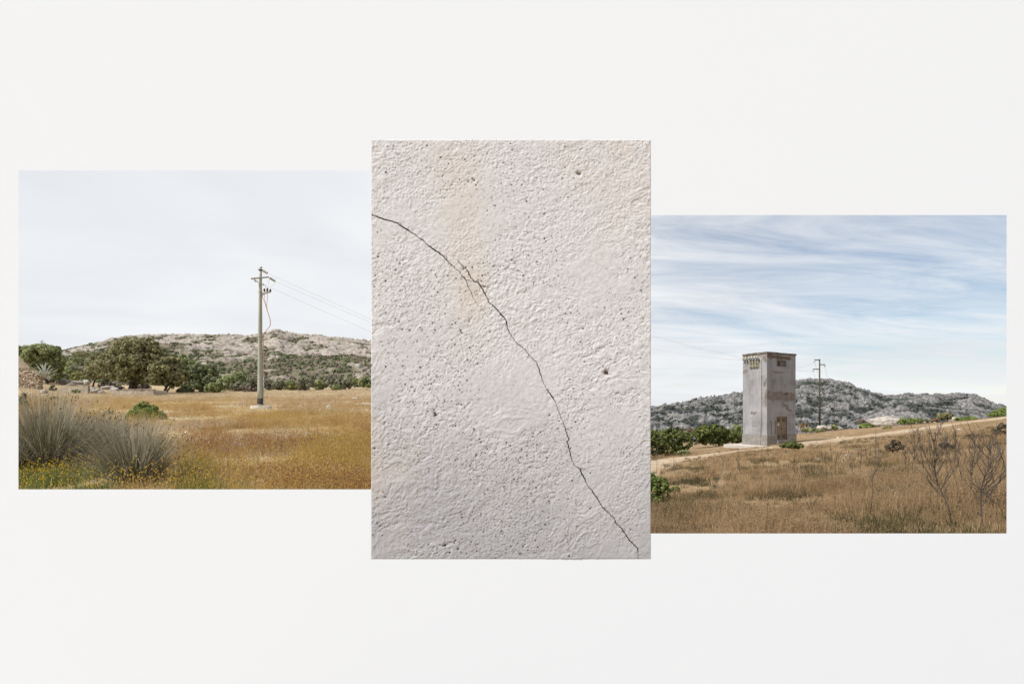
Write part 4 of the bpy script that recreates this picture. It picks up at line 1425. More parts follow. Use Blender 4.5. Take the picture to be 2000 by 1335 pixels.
bare('left', [(.9, 1.6), (1.4, 1.58), (1.3, 1.48), (.95, 1.5)], 8, jit=.05)
bare('left', [(.02, 7.3), (.32, 7.25), (.4, 6.9), (.1, 6.7), (.02, 6.8)], 9)
bare('left', [(.02, 4.6), (.14, 4.4), (.2, 3.6), (.1, 3.1), (.02, 3.2)], 10, jit=.04)
bare('left', [(.05, 5.4), (.3, 5.1), (.32, 4.75), (.12, 4.7)], 13, jit=.05)
# doors
for k_, (xa, xb_) in enumerate(((1.225, 1.858), (1.866, 2.497))):
    d_ = add('door_leaf', box(BM(), xa, xb_, .05, .09, .42, 2.295, .004), m_door, tower)
    for z_ in (.55, 1.92):
        bm = BM()
        for q in range(6):
            box(bm, xa + .14, xb_ - .14, .038, .0505, z_ + q * .045, z_ + q * .045 + .022)
        add('louvre', bm, m_dark, d_)
add('door_frame', box(box(box(BM(), 1.2, 1.224, -.012, .1, .40, 2.31), 2.498, 2.522, -.012, .1, .40, 2.31), 1.2, 2.522, -.013, .1, 2.298, 2.325), m_door, tower)
add('door_handle', box(box(BM(), 1.875, 1.9, .01, .05, 1.3, 1.42), 1.82, 1.9, .0, .012, 1.33, 1.36), m_blk, tower)
add('padlock_plate', box(BM(), 2.36, 2.42, .03, .049, 1.5, 1.6), m_cream, tower)
sg = thing('warning_sign', 'small yellow triangle warning sign on the brown tower door', 'sign', N0 + Matrix.Rotation(TR, 3, 'Z') @ Vector((1.50, .045, 1.72)), TR)
bm = BM()
f = [bm.verts.new(p) for p in ((-.09, 0, 0), (.09, 0, 0), (0, 0, .16))]; bm.faces.new(f)
fb = [bm.verts.new(p) for p in ((-.09, .004, 0), (.09, .004, 0), (0, .004, .16))]; bm.faces.new(fb[::-1])
for k_ in range(3):
    bm.faces.new((f[k_], fb[k_], fb[(k_ + 1) % 3], f[(k_ + 1) % 3]))
add('triangle_plate', bm, M('yellow_enamel', [(.65, .42, .03), (.7, .46, .05)], 5, .5), sg)
bm = BM()
f = [bm.verts.new(p) for p in ((.005, -.002, .125), (-.022, -.002, .075), (.002, -.002, .075), (-.008, -.002, .025), (.026, -.002, .088), (.004, -.002, .088))]
bm.faces.new((f[0], f[1], f[2])); bm.faces.new((f[3], f[4], f[5])); bm.faces.new((f[0], f[2], f[5]))
add('lightning_symbol', bm, m_blk, sg)
add('text_plate', box(BM(), -.10, .10, 0, .004, -.12, -.015), M('white_enamel', [(.62, .60, .58), (.7, .68, .66)], 5, .5), sg)
add('red_band', box(BM(), -.09, .09, -.002, .001, -.06, -.035), m_redc, sg)
# upper window niche: a boarded hatch set back, slots have wooden strips
add('hatch', box(BM(), 1.26, 2.42, .17, .219, 6.43, 6.87, .01), m_bare, tower)
add('hatch_fitting', box(BM(), 1.62, 1.8, .12, .169, 6.5, 6.75, .01), m_dark, tower)
add('strip_panel', box(BM(), .475, .585, .03, .069, .94, 1.96, .005), m_bare, tower)
add('strip_panel', box(BM(), .995, 1.085, .03, .069, .94, 1.96, .005), m_bare, tower)
# left face fittings
t_ = add('bushing_board', box(BM(), -.07, -.002, .70, 1.56, 6.30, 6.90, .01), m_green, tower)


def bushing_bm(c, ln, r):
    mt = Matrix.Translation(c) @ Matrix.Rotation(-math.pi / 2, 4, 'Y')
    return lathe(BM(), [(r * .6, 0), (r, .03), (r * .55, ln * .3), (r * .95, ln * .4), (r * .5, ln * .6), (r * .8, ln * .7), (r * .3, ln)], 10, mt)


for y in (.86, 1.13, 1.40):
    for z in (6.44, 6.72):
        add('bushing', bushing_bm((-.07, y, z), .18, .058), m_cream, tower)
for y in (.70, .92, 1.20, 1.44, 1.78, 2.02):
    ins = add('wall_insulator', lathe(BM(), [(.03, -.02), (.085, 0), (.095, .06), (.06, .09), (.085, .12), (.07, .17), (.03, .19)], 12, Matrix.Translation((-.24, y, 7.06 + .03 * (y < 1.6)))), m_cream, tower)
    add('bracket', tube(BM(), [(-.002, y, 6.98), (-.20, y, 6.98), (-.24, y, 7.05)], .018, 6), m_dk, ins)
add('conduit', tube(BM(), [(-.05, .53, .05), (-.05, .53, 3), (-.05, .53, 6.9), (-.05, .6, 7.1)], .035, 8), m_galv, tower)
for z in (.5, 2.2, 3.9, 5.6):
    add('pipe_clip', box(BM(), -.09, -.001, .47, .59, z, z + .04), m_galv, tower)
# dropper cables from the wall insulators to the board
for k_, (ya, yb_) in enumerate(((.92, .86), (1.20, 1.13), (1.44, 1.40))):
    add('dropper', tube(BM(), smooth_pts([(-.24, ya, 7.1), (-.5, (ya + yb_) / 2, 6.95), (-.29, yb_, 6.72)]), .012, 5), m_blk, tower)
# concrete pad in front
m_pad = M('pale_concrete', [(.36, .325, .28), (.48, .44, .39)], 2, .95, .4, 14)
pad = BM()
rot = Matrix.Rotation(TR, 3, 'Z')
for (xa, ya), (xb_, yb_) in (((-1.55, -.75), (3.3, 2.9)),):
    box(pad, xa, xb_, ya, yb_, -.25, .035, .01)
tag(add('concrete_pad', pad, m_pad, None, N0 - Vector((0, 0, .03)), (0, 0, TR)), 'thin pale concrete slab under the tower corner', 'slab')

# ---- steel poles behind the tower
m_pole2 = M('dark_brown_pole', [(.035, .032, .022), (.07, .062, .042)], 3, .8, .2, 20, stretch=(1, 1, .2))


def t_pole(px, py_top, Y, label, arms, r, name='power_pole'):
    b0 = G(px, Y)
    o = thing(name, label, 'utility pole', b0)
    zt = P(px, py_top, Y).z - b0.z
    add('shaft', tube(BM(), [(0, 0, -.5), (0, 0, zt * .5), (0, 0, zt)], [r * 1.25, r, r * .75], 10), m_pole2, o)
    for (ax, ay) in arms:
        e = P(ax, ay, Y) - b0
        e.y = 0
        bm = BM()
        sgn = 1 if e.x > 0 else -1
        box(bm, min(0, e.x), max(0, e.x), -r * .8, r * .8, e.z - r * .35, e.z + r * .75)
        a_ = add('crossarm', bm, m_pole2, o)
        add('insulator', lathe(BM(), [(.03, -.26), (r * .9, -.24), (r * 1.1, -.12), (r * .6, 0), (r * .3, .02)], 10, Matrix.Translation((e.x, 0, e.z - r * .35))), m_porc, a_)
    return o, b0


t_pole(1600.8, 701, 74, 'tall dark pole with three staggered arms right of the tower', [(1590.5, 702.8), (1610.8, 712), (1587.8, 721)], .11)
t_pole(1629.5, 786, 190, 'small distant dark pole with staggered arms before the mountain', [(1623.5, 786.6), (1635.5, 791.5), (1621.5, 796)], .13)

# ---- overhead wires (each span is a thing)


def wire(label, a, b, sag, r, group, n=24):
    a = Vector(a); b = Vector(b)
    pts = [a.lerp(b, i / n) - Vector((0, 0, sag * 4 * (i / n) * (1 - i / n))) - a for i in range(n + 1)]
    tag(add('overhead_wire', tube(BM(), pts, r, 5), m_wire, None, a), label, 'wire', group)


LW = 'wires running right from the wooden pole'
far = 62
wire('upper wire from the top of the wooden pole', P(522.8, 533.8, PY), P(985, 734, far), .1, .0055, LW)
wire('second wire from the crossarm of the wooden pole', P(533.5, 546.8, PY) + Vector((0, .3, 0)), P(985, 737, far), .1, .0055, LW)
wire('lowest wire from the wooden pole', P(514, 555, PY) + Vector((0, .35, 0)), P(985, 758, far), .1, .0055, LW)
RW = 'wires reaching the tower from the left'


def tw(y, z):
    return N0 + Matrix.Rotation(TR, 3, 'Z') @ Vector((-.26, y, z))


wire('upper wire reaching the tower from the left', P(1010, 560, 52), tw(2.02, 7.12), .62, .008, RW)
wire('middle wire reaching the tower just below the upper one', P(1010, 563, 52), tw(1.44, 7.12), .62, .008, RW)
wire('lowest wire reaching the tower from the left', P(1010, 610, 52), tw(1.78, 6.98), .8, .008, RW)
BW = 'wires from the tower to the dark pole'
tb = N0 + Matrix.Rotation(TR, 3, 'Z') @ Vector((LX, LY * .6, 0))
for z_, (ax, ay), sg_, lb in ((6.75, (1590.5, 705.5), .55, 'top wire between tower and dark pole'), (6.7, (1587.8, 724), .25, 'middle wire between tower and dark pole'), (5.0, (1587.8, 724), .9, 'lowest sagging wire between tower and dark pole')):
    wire(lb, tb + Vector((0, 0, z_)), P(ax, ay, 74), sg_, .011, BW)
FW = 'thin wires from the dark pole to the distant pole'
for (ax, ay), (bx, by), lb in (((1590.5, 705.5), (1623.5, 789), 'left thin wire beyond the dark pole'), ((1610.8, 715), (1635.5, 794), 'right thin wire beyond the dark pole'), ((1587.8, 724), (1621.5, 799), 'lowest thin wire beyond the dark pole')):
    wire(lb, P(ax, ay, 74), P(bx, by, 190), 1.6, .014, FW)

# ---- bushes, rocks of the east side
plant('mastic_bush', 'large dark green bush at the left edge behind the track', 'bush', G(1302, 42),
      [(1290, 858, 28, 20), (1318, 852, 26, 18), (1305, 874, 30, 16), (1275, 872, 22, 20), (1334, 866, 18, 14), (1260, 855, 24, 22), (1325, 880, 20, 9)], 'mastic', 17000, .125, 31, nsub=80, sub=.2)
plant('mastic_bush', 'wide dark green bush touching the left side of the tower', 'bush', G(1400, 55),
      [(1375, 845, 24, 14), (1400, 842, 22, 13), (1425, 852, 24, 13), (1395, 858, 34, 10), (1440, 857, 14, 10), (1360, 855, 18, 12), (1380, 838, 16, 8)], 'mastic', 15000, .15, 32, nsub=80, sub=.2)
plant('low_shrub', 'low green shrub below the large left bush at the track', 'shrub', Gp(1335, 890), [(1336, 884, 14, 4), (1330, 885, 10, 4)], 'pine', 700, .12, 33, nsub=10)
plant('dead_thicket', 'red brown dry thicket between the two dark bushes', 'bush', G(1343, 70), [(1345, 843, 14, 7), (1338, 848, 10, 6)], 'dead', 700, .25, 34, nsub=10)
plant('far_shrub', 'green shrub top just left of the tower', 'shrub', G(1442, 80), [(1440, 836, 13, 5), (1448, 838, 10, 4)], 'pine', 600, .26, 35, nsub=10)
plant('leafy_bush', 'fresh green bush at the lower left corner of the right view', 'bush', Gp(1280, 985),
      [(1287, 948, 19, 17), (1270, 962, 24, 20), (1300, 962, 14, 14), (1266, 938, 18, 14), (1282, 976, 18, 11)], 'bright', 6500, .05, 36, nsub=60, sub=.22)
plant('leafy_bush', 'small green sprig bush right of the corner bush', 'bush', Gp(1317, 966), [(1319, 955, 11, 5), (1312, 958, 8, 5)], 'bright', 600, .06, 37, nsub=10)
lg = plant('leggy_shrub', 'leggy shrub with bare stems and a green crown before the tower', 'shrub', Gp(1553, 930),
           [(1546, 869, 17, 5), (1558, 871, 12, 5), (1534, 871, 10, 4), (1547, 865, 9, 4)], 'mastic', 2600, .04, 38, trunk=.007, nsub=30, sub=.25, depth=.9)
plant('ridge_bush', 'big green bush on the crest at the right edge', 'bush', G(1955, 78), [(1950, 808, 18, 7), (1968, 805, 20, 9), (1985, 806, 20, 10), (1935, 811, 10, 5)], 'bright', 5000, .18, 39, nsub=50, sub=.22)
plant('ridge_bush', 'dark olive round bush on the crest beside the pale boulder', 'bush', G(1845, 84), [(1845, 812, 13, 6), (1838, 814, 8, 5), (1853, 813, 8, 5)], 'oak', 1300, .26, 40, nsub=16)
plant('ridge_bush', 'low green bush right of the big granite dome', 'bush', G(1770, 80), [(1772, 822, 18, 4), (1785, 822, 12, 4), (1760, 824, 10, 3)], 'bright', 1300, .24, 41, nsub=14)
plant('ridge_bush', 'low green bush left of the big granite dome', 'bush', G(1694, 78), [(1694, 832, 15, 4), (1688, 834, 10, 3)], 'bright', 900, .24, 42, nsub=12)
plant('ridge_bush', 'yellowish round bush in front of the granite dome', 'bush', G(1735, 64), [(1735, 836, 10, 4), (1730, 837, 8, 3)], 'yellow', 800, .2, 43, nsub=10)
plant('ridge_bush', 'orange brown bush on the crest left of the dark olive bush', 'bush', G(1826, 80), [(1826, 822, 6, 4)], 'rust', 400, .24, 44, nsub=10)
plant('ridge_bush', 'green strip of bush on the crest between boulder and corner', 'bush', G(1885, 80), [(1880, 818, 12, 3), (1895, 817, 12, 3), (1870, 819, 8, 3)], 'bright', 900, .24, 45, nsub=12)
plant('ridge_bush', 'grey green bush between the olive bush and the dome', 'bush', G(1806, 82), [(1806, 821, 11, 3), (1798, 822, 8, 3)], 'grey', 600, .24, 46, nsub=10)
plant('ridge_bush', 'red brown dry bush left of the low green crest bush', 'bush', G(1683, 84), [(1683, 825, 9, 5)], 'dead', 400, .25, 47, nsub=10)
plant('ridge_bush', 'rusty orange bush beside the rock pile', 'bush', G(1569, 70), [(1570, 830, 7, 3), (1564, 833, 6, 3)], 'rust', 700, .15, 48, nsub=10)
plant('ridge_bush', 'green ground bush in front of the rock pile', 'bush', G(1585, 66), [(1580, 840, 16, 3), (1600, 841, 14, 2)], 'pine', 700, .2, 49, nsub=10)
plant('ridge_bush', 'green bush at the right end of the rock pile', 'bush', G(1632, 72), [(1630, 834, 8, 4)], 'pine', 500, .22, 56, nsub=10)
DS = 'dark shrubs among the dead stalks'
plant('dark_shrub', 'dark round shrub in the dry grass among dead stalks', 'shrub', Gp(1748, 888), [(1748, 873, 17, 8), (1740, 875, 12, 6), (1748, 864, 9, 5)], 'brown', 1500, .055, 50, group=DS, nsub=16)
plant('dark_shrub', 'brown dry shrub right of the tallest stalk cluster', 'shrub', Gp(1850, 880), [(1848, 870, 14, 5), (1858, 872, 9, 4)], 'brown', 1000, .06, 51, group=DS, nsub=12)
plant('dark_shrub', 'low spreading brown shrub near the right edge', 'shrub', Gp(1908, 860), [(1905, 854, 18, 4), (1920, 853, 14, 3), (1890, 857, 10, 3)], 'brown', 1200, .08, 52, group=DS, nsub=12)
plant('dark_shrub', 'dark upright shrub cut by the right edge', 'shrub', Gp(1956, 853), [(1954, 838, 10, 11), (1962, 836, 9, 12), (1950, 846, 8, 5)], 'brown', 1500, .075, 53, group=DS, nsub=14)
# granite dome and boulders on the crest


def boulder(label, px, py, rx, ry, Y, seed, name='granite_boulder', group=None, dz=.0):
    b0 = G(px, Y)
    c = P(px, py, Y)
    me = rock_mesh('boulder', seed, 4 if rx > 20 else 3, 1.0, .16)
    me.materials.append(m_grey)
    zr = ry / F * Y
    tag(add(name, me, None, None, (c.x, Y, c.z), (0, 0, 0), (rx / F * Y, rx / F * Y * .7, zr)), label, 'rock', group)


boulder('big smooth granite dome on the crest', 1730, 829, 38, 17, 84, 201)
boulder('long flat granite shelf right of the big dome', 1795, 826, 30, 7, 90, 202)
boulder('small pale granite dome beside the dark olive bush', 1866, 820, 13, 8, 88, 203)
RP = 'boulders of the rock pile behind the tower'
rr = random.Random(77)
for k_ in range(16):
    px = rr.uniform(1566, 1642); Y = rr.uniform(72, 82)
    t_ = 1 - abs(px - 1604) / 45
    py = 838 - rr.uniform(0, 10) * t_
    rx = rr.uniform(5, 11)
    boulder('pale granite boulder in the rock pile at the foot of the dark pole', px, py, rx, rx * rr.uniform(.35, .6), Y, 210 + k_, group=RP)
for k_, (px, py, rx, ry, lb) in enumerate(((1636, 854, 3, 2.2, 'brown stone beside the track, left one of a pair'), (1646.5, 853, 2.6, 1.6, 'brown stone beside the track, right one of a pair'), (1873, 838, 4, 1.6, 'small pale stone in the dry grass near the crest'),
                                          (1656, 889, 6, 3, 'pale grey stone among the dead stalks'), (1598, 897, 5, 3, 'pale grey stone left of the dead stalks'))):
    b0 = Gp(px, py + ry)
    tag(add('loose_rock', (PALE + ROCK)[k_], None, None, b0 + Vector((0, 0, .05)), (0, 0, k_), (rx / F * b0.y, rx / F * b0.y * .8, ry / F * b0.y * 1.8)), lb, 'rock')

def single_out(group, pile):
    """labels for the members of a heap that their place tells apart."""
    os_ = [o for o in C.objects if o.get('group') == group]
    c = {o: (o.location.x / o.location.y * F, -(o.location.z - EYE) / o.location.y * F, max(o.scale) * F / o.location.y) for o in os_}
    for lb, key in (('leftmost', lambda o: c[o][0]), ('rightmost', lambda o: -c[o][0]), ('topmost', lambda o: c[o][1]), ('largest', lambda o: -c[o][2]), ('smallest', lambda o: c[o][2]), ('lowest', lambda o: -c[o][1]),
                    ('second from the left', lambda o: c[o][0]), ('second from the right', lambda o: -c[o][0]), ('second highest', lambda o: c[o][1])):
        left = [o for o in os_ if not o.get('done')]
        if left:
            q = min(left, key=key); q['label'] = '%s %s' % (lb, pile); q['done'] = 1
    for o in os_:
        if 'done' in o:
            del o['done']


single_out(RP, 'boulder of the pale rock pile behind the tower')
single_out(RB, 'grey rock of the rubble heap between the concrete walls')

# ---- dead stalks
m_stalk = M('grey_dead_wood', [(.035, .028, .023), (.075, .062, .052), (.16, .14, .12)], 5, .95, attr=None, stretch=(1, 1, .5), pos=(.3, .75))
m_stalk2 = M('pale_dead_wood', [(.14, .115, .09), (.24, .20, .165)], 5, .95)


def dead_plant(label, bpx, bpy, pts_px, seed, nbr=9, spread=.35, thick=.011, mat=None, group=None, tops=True, blen=.45):
    b0 = Gp(bpx, bpy)
    Y = b0.y
    r = random.Random(seed)
    bm = BM()
    main = [Vector((0, 0, -.05))] + [P(a, b, Y) - b0 + Vector((0, r.uniform(-.05, .05), 0)) for a, b in pts_px]
    main = spline(main, 5)
    L = sum((a - b).length for a, b in zip(main, main[1:]))
    nm = len(main)
    tube(bm, main, [thick * .74 * (1 - .75 * i / nm) for i in range(nm)], 5)
    bm2 = BM()

    def branch(p, d, ln, th, dep):
        q = []
        cur = p.copy(); dd = d.normalized()
        k2 = 5
        for i in range(k2 + 1):
            q.append(cur.copy())
            dd = (dd + Vector((r.gauss(0, .08), r.gauss(0, .08), .13))).normalized()
            cur += dd * ln / k2
        tube(bm2, q, [th * (1 - .7 * i / k2) for i in range(k2 + 1)], 4)
        if tops and dep == 0:
            # bristly seed spike near the tip
            for i in range(7):
                s = q[-1].lerp(q[-3], r.random())
                tube(bm2, [s, s + Vector((r.gauss(0, .5), r.gauss(0, .5), 1)).normalized() * ln * r.uniform(.05, .10)], [th * .75, th * .5], 3)
        if dep > 0:
            for _ in range(r.choice((2, 3, 3))):
                i = r.randint(1, k2 - 1)
                d2 = (dd + Vector((r.gauss(0, .45), r.gauss(0, .45), r.uniform(-.1, .3)))).normalized()
                branch(q[i], d2, ln * r.uniform(.45, .75), th * .6, dep - 1)
    for k2 in range(int(nbr * 1.5)):
        i = int(nm * (.30 + .66 * k2 / (nbr * 1.5)))
        i = min(i, nm - 2)
        a = r.uniform(0, 2 * math.pi)
        up = (main[i + 1] - main[i]).normalized()
        d = up + Vector((math.cos(a) * spread * 2, math.sin(a) * spread, r.uniform(-.05, .2)))
        branch(main[i], d, L * r.uniform(.5, 1.1) * blen * .85 * (1.1 - .65 * i / nm), thick * .36, 1)
    o = thing('dead_stalk', label, 'dead plant', b0, group=group)
    add('stem', bm, mat or m_stalk, o)
    add('branches', bm2, mat or m_stalk, o)
    return o


DG = 'dead branching stalks in the dry grass'
dead_plant('thick dark dead stalk with dense fan of twigs, centre of the clump', 1858, 1039, [(1848, 990), (1838, 950), (1829, 915), (1825, 885), (1820, 850)], 1, 17, .5, .013, group=DG, blen=.5)
dead_plant('dead shrub with wide low branches, rightmost in the foreground', 1921, 1039, [(1923, 1000), (1924, 950), (1927, 905), (1927, 865)], 2, 19, .75, .013, group=DG, blen=.55)
dead_plant('tall narrow dead stalk between the two thick ones', 1897, 969, [(1897, 940), (1897, 915), (1903, 880), (1900, 842)], 3, 13, .4, .012, group=DG)
dead_plant('pale leaning dead stalk rising to the left', 1876, 966, [(1865, 940), (1855, 910), (1848, 880), (1845, 850)], 4, 6, .2, .010, group=DG)
dead_plant('dark upright dead stalk nearest the brown shrub', 1884, 955, [(1875, 915), (1870, 880), (1868, 838)], 5, 7, .2, .012, group=DG)
dead_plant('forked dead bush with white lower stems by the dark round shrub', 1785, 935, [(1784, 910), (1788, 890), (1786, 860), (1788, 838)], 6, 15, .55, .012, group=DG)
dead_plant('spreading dead bush under the dark round shrub', 1767, 931, [(1767, 910), (1766, 890), (1764, 862)], 7, 10, .5, .012, group=DG)
dead_plant('tall thin dead stalk standing alone left of the clump', 1698, 1012, [(1702, 960), (1708, 935), (1713, 905), (1712, 880), (1708, 853)], 8, 6, .16, .010, group=DG, blen=.35)
dead_plant('leaning thin dead stalk left of the lone tall one', 1669, 944, [(1666, 925), (1660, 908), (1648, 890)], 9, 5, .3, .010, group=DG)
dead_plant('crooked dead stalk leaning left into the clump', 1808, 940, [(1803, 912), (1799, 885), (1795, 862), (1791, 845)], 10, 8, .25, .012, group=DG)
dead_plant('dead stalk arching at the right edge', 1968, 948, [(1963, 915), (1955, 885), (1942, 866)], 11, 6, .25, .012, group=DG)
dead_plant('short dead stalk in front of the thick dark one', 1852, 1000, [(1850, 975), (1851, 955)], 12, 6, .35, .009, group=DG)
dead_plant('dark dead stalk sloping up from the right edge', 1964, 1000, [(1945, 985), (1925, 965), (1905, 945)], 13, 7, .3, .012, group=DG)
dead_plant('grey dead sapling before the dark left bush', 1323, 948, [(1321, 930), (1316, 915), (1316, 893)], 14, 7, .4, .013, mat=m_stalk2, group=DG)
dead_plant('pale curved dead weed in the open grass', 1397, 963, [(1403, 940), (1409, 920), (1412, 905), (1411, 890)], 15, 5, .5, .012, mat=m_stalk2, group=DG)
dead_plant('dark tipped dry weed right of the curved one', 1447, 933, [(1445, 918), (1441, 905), (1441, 893)], 16, 6, .2, .012, group=DG)
dead_plant('thin dead sapling against the left edge of the right view', 1282, 930, [(1283, 910), (1284, 892), (1284, 876)], 17, 6, .4, .011, mat=m_stalk2, group=DG)
dead_plant('bare diagonal stick in the middle of the dry grass', 1531, 952, [(1526, 940), (1519, 919)], 18, 2, .2, .010, group=DG)
dead_plant('bristly dark dead weed low in the foreground grass', 1503, 1018, [(1501, 1000), (1502, 983)], 19, 9, .5, .008, group=DG)
rr = random.Random(5)
SHORT = [(1680, 922, 46, 'short stalk in the pair just left of the lone tall stalk, left one'), (1697, 921, 46, 'short stalk in the pair just left of the lone tall stalk, right one'),
         (1632, 924, 38, 'short dark stalk nearest the foreground among the left group'), (1613, 914, 30, 'short stalk below the pale stone left of the stalks'),
         (1622, 905, 28, 'small stalk right beside the pale stone left of the stalks'), (1690, 900, 30, 'small stalk directly behind the pair of short stalks'),
         (1660, 915, 32, 'small stalk standing inside the leaning thin stalk'), (1675, 900, 28, 'small stalk right of the pale grey stone among the stalks'),
         (1720, 905, 36, 'single short stalk right of the lone tall stalk'), (1640, 905, 24, 'tiny stalk between the two pale grey stones'),
         (1605, 902, 22, 'tiny stalk growing right against the left pale stone'), (1585, 905, 22, 'tiny stalk furthest left, below the tower side of the track'),
         (1872, 905, 45, 'thin stalk behind the pale leaning stalk'), (1912, 925, 55, 'thin stalk behind the rightmost foreground shrub'),
         (1935, 935, 60, 'tallest of the thin stalks by the right edge'), (1838, 915, 50, 'thin stalk left behind the thick fan of twigs'),
         (1812, 905, 45, 'thin stalk next to the crooked leaning stalk'), (1895, 900, 45, 'thin stalk behind the tall narrow stalk'),
         (1950, 905, 40, 'thin stalk under the dark upright shrub at the right edge'), (1862, 925, 50, 'thin stalk just right of the thick fan of twigs')]
for k_, (a, b, h, lb) in enumerate(SHORT):
    dead_plant(lb, a, b, [(a + rr.uniform(-2, 2), b - h * .5), (a + rr.uniform(-4, 4), b - h)], 60 + k_, 5, .18, .009, group='short dead stalks in the dry grass')

# ================================================================== GROUND COVER
def strip_blades(base, az, lean, ln, wd, curve, nseg=3):
    """arrays of curved tapering blades: quads strips."""
    n = len(az)
    out = np.stack([np.cos(az), np.sin(az)], -1)
    side_ = np.stack([-np.sin(az), np.cos(az), np.zeros(n)], -1)
    V = np.zeros((n, nseg + 1, 2, 3))
    p = base.copy(); th = lean.copy()
    for s in range(nseg + 1):
        w_ = (wd * (1 - .85 * s / nseg))[:, None] * .5
        V[:, s, 0] = p - side_ * w_; V[:, s, 1] = p + side_ * w_
        d = np.stack([out[:, 0] * np.sin(th), out[:, 1] * np.sin(th), np.cos(th)], -1)
        p = p + d * (ln / nseg)[:, None]
        th = th + curve / nseg
    idx = np.arange(n)[:, None] * (nseg + 1) * 2 + np.arange(nseg)[None, :] * 2
    idx = idx.ravel()
    Fq = np.stack([idx, idx + 1, idx + 3, idx + 2], -1)
    return V.reshape(-1, 3), Fq, p


# ---- rush tussocks
m_rush = M('grey_straw_rush', [(.06, .068, .028), (.20, .185, .115), (.55, .49, .40)], 2, .8, trans=.3, attr='tint', coords='World', pos=(.22, .78))
m_seed = M('brown_seed_heads', [(.10, .05, .025), (.20, .11, .055)], 5, .9)


def tussock(label, px, py, h_px, w_px, n, seed):
    b0 = Gp(px, py)
    Y = b0.y
    H = h_px / F * Y; Wd = w_px / F * Y * .5
    rg = np.random.default_rng(seed)
    az = rg.uniform(0, 2 * np.pi, n)
    lean = np.abs(rg.normal(0, .62, n)); lean = np.minimum(lean, 1.35)
    ln = H * rg.uniform(.5, 1.2, n) * (1 + .15 * lean)
    rb = Wd * .28 * np.sqrt(rg.random(n))
    base = np.stack([rb * np.cos(az), rb * np.sin(az), np.full(n, -.05)], -1)
    wd = rg.uniform(.007, .015, n) * (Y / 9)
    V, Fq, tip = strip_blades(base, az + rg.normal(0, .25, n), lean * .8, ln, wd, (rg.uniform(.0, .6, n) + 1.2 * (rg.random(n) < .12)) * (0.3 + lean), 4)
    tint = np.repeat(np.clip(rg.normal(.50, .38, n), 0, 1), 10)
    # green at the foot, straw to the tip
    tint = np.clip(tint * .55 + .45 * np.tile(np.repeat(np.linspace(0, 1, 5), 2), n), 0, 1)
    o = thing('rush_tussock', label, 'grass tussock', b0, group='grey rush tussocks in the left foreground')
    add('blades', mesh_np('blades', V, Fq, {'tint': tint}), m_rush, o, kind='stuff')
    m_ = n // 7
    sel = rg.choice(n, m_, replace=False)
    c = V.reshape(n, 5, 2, 3)[sel, 3].mean(1) * .35 + V.reshape(n, 5, 2, 3)[sel, 4].mean(1) * .65
    s = .011 * (Y / 9)
    q = np.array([[0, 0, 1.7], [1, 0, 0], [0, 1, 0], [-1, 0, 0], [0, -1, 0], [0, 0, -1.7]]) * s
    VV = (c[:, None, :] + q[None] * rg.uniform(.6, 1.3, (m_, 1, 1))).reshape(-1, 3)
    ft = np.array([[0, 1, 2], [0, 2, 3], [0, 3, 4], [0, 4, 1], [5, 2, 1], [5, 3, 2], [5, 4, 3], [5, 1, 4]])
    FF = (ft[None] + (np.arange(m_) * 6)[:, None, None]).reshape(-1, 3)
    add('seed_heads', mesh_np('seed_heads', VV, FF), m_seed, o, kind='stuff')
    PLANTS.append((b0.x, b0.y, Wd * .5))


tussock('largest grey rush tussock, leftmost in the foreground', 92, 917, 142, 215, 2300, 1)
tussock('middle rush tussock standing behind the other two', 196, 896, 86, 160, 1500, 2)
tussock('right rush tussock with straw tips spreading over the golden grass', 264, 943, 122, 215, 2300, 3)
tussock('rush tussock half cut by the left edge', 28, 925, 95, 130, 900, 4)
tussock('small rush clump filling the gap behind the largest tussock', 140, 880, 66, 130, 800, 5)

# ---- scattered ground cover: points carrying instances of small tufts


def tuft_mesh(name, n, h, spread, width, seed, heads=0.0, lean=.35, tint_rng=(0, 1), cols=None, headsize=.012):
    rg = np.random.default_rng(seed)
    az = rg.uniform(0, 2 * np.pi, n)
    base = np.stack([rg.normal(0, spread, n), rg.normal(0, spread, n), np.full(n, -.03)], -1)
    V, Fq, tip = strip_blades(base, az, np.abs(rg.normal(0, lean, n)), h * rg.uniform(.45, 1.15, n), width * rg.uniform(.6, 1.3, n), rg.uniform(0, .7, n), 2)
    tint = np.repeat(rg.uniform(*tint_rng, n), 6)
    hd = np.zeros(len(V))
    if heads:
        m_ = max(1, int(n * heads))
        c = tip[:m_]
        s = headsize
        q = np.array([[-s, 0, 0], [0, -s, .3 * s], [s, 0, 0], [0, s, .3 * s]])
        q2 = np.array([[0, 0, -s], [s * .8, 0, 0], [0, 0, s * 1.2], [-s * .8, 0, 0]])
        VV = np.concatenate([(c[:, None] + q[None]).reshape(-1, 3), (c[:, None] + q2[None]).reshape(-1, 3)])
        FF = np.arange(len(VV)).reshape(-1, 4) + len(V)
        V = np.concatenate([V, VV]); Fq = np.concatenate([Fq, FF])
        tint = np.concatenate([tint, np.ones(len(VV)) * .5]); hd = np.concatenate([hd, np.ones(len(VV))])
    return mesh_np(name, V, Fq, {'tint': tint, 'head': hd})


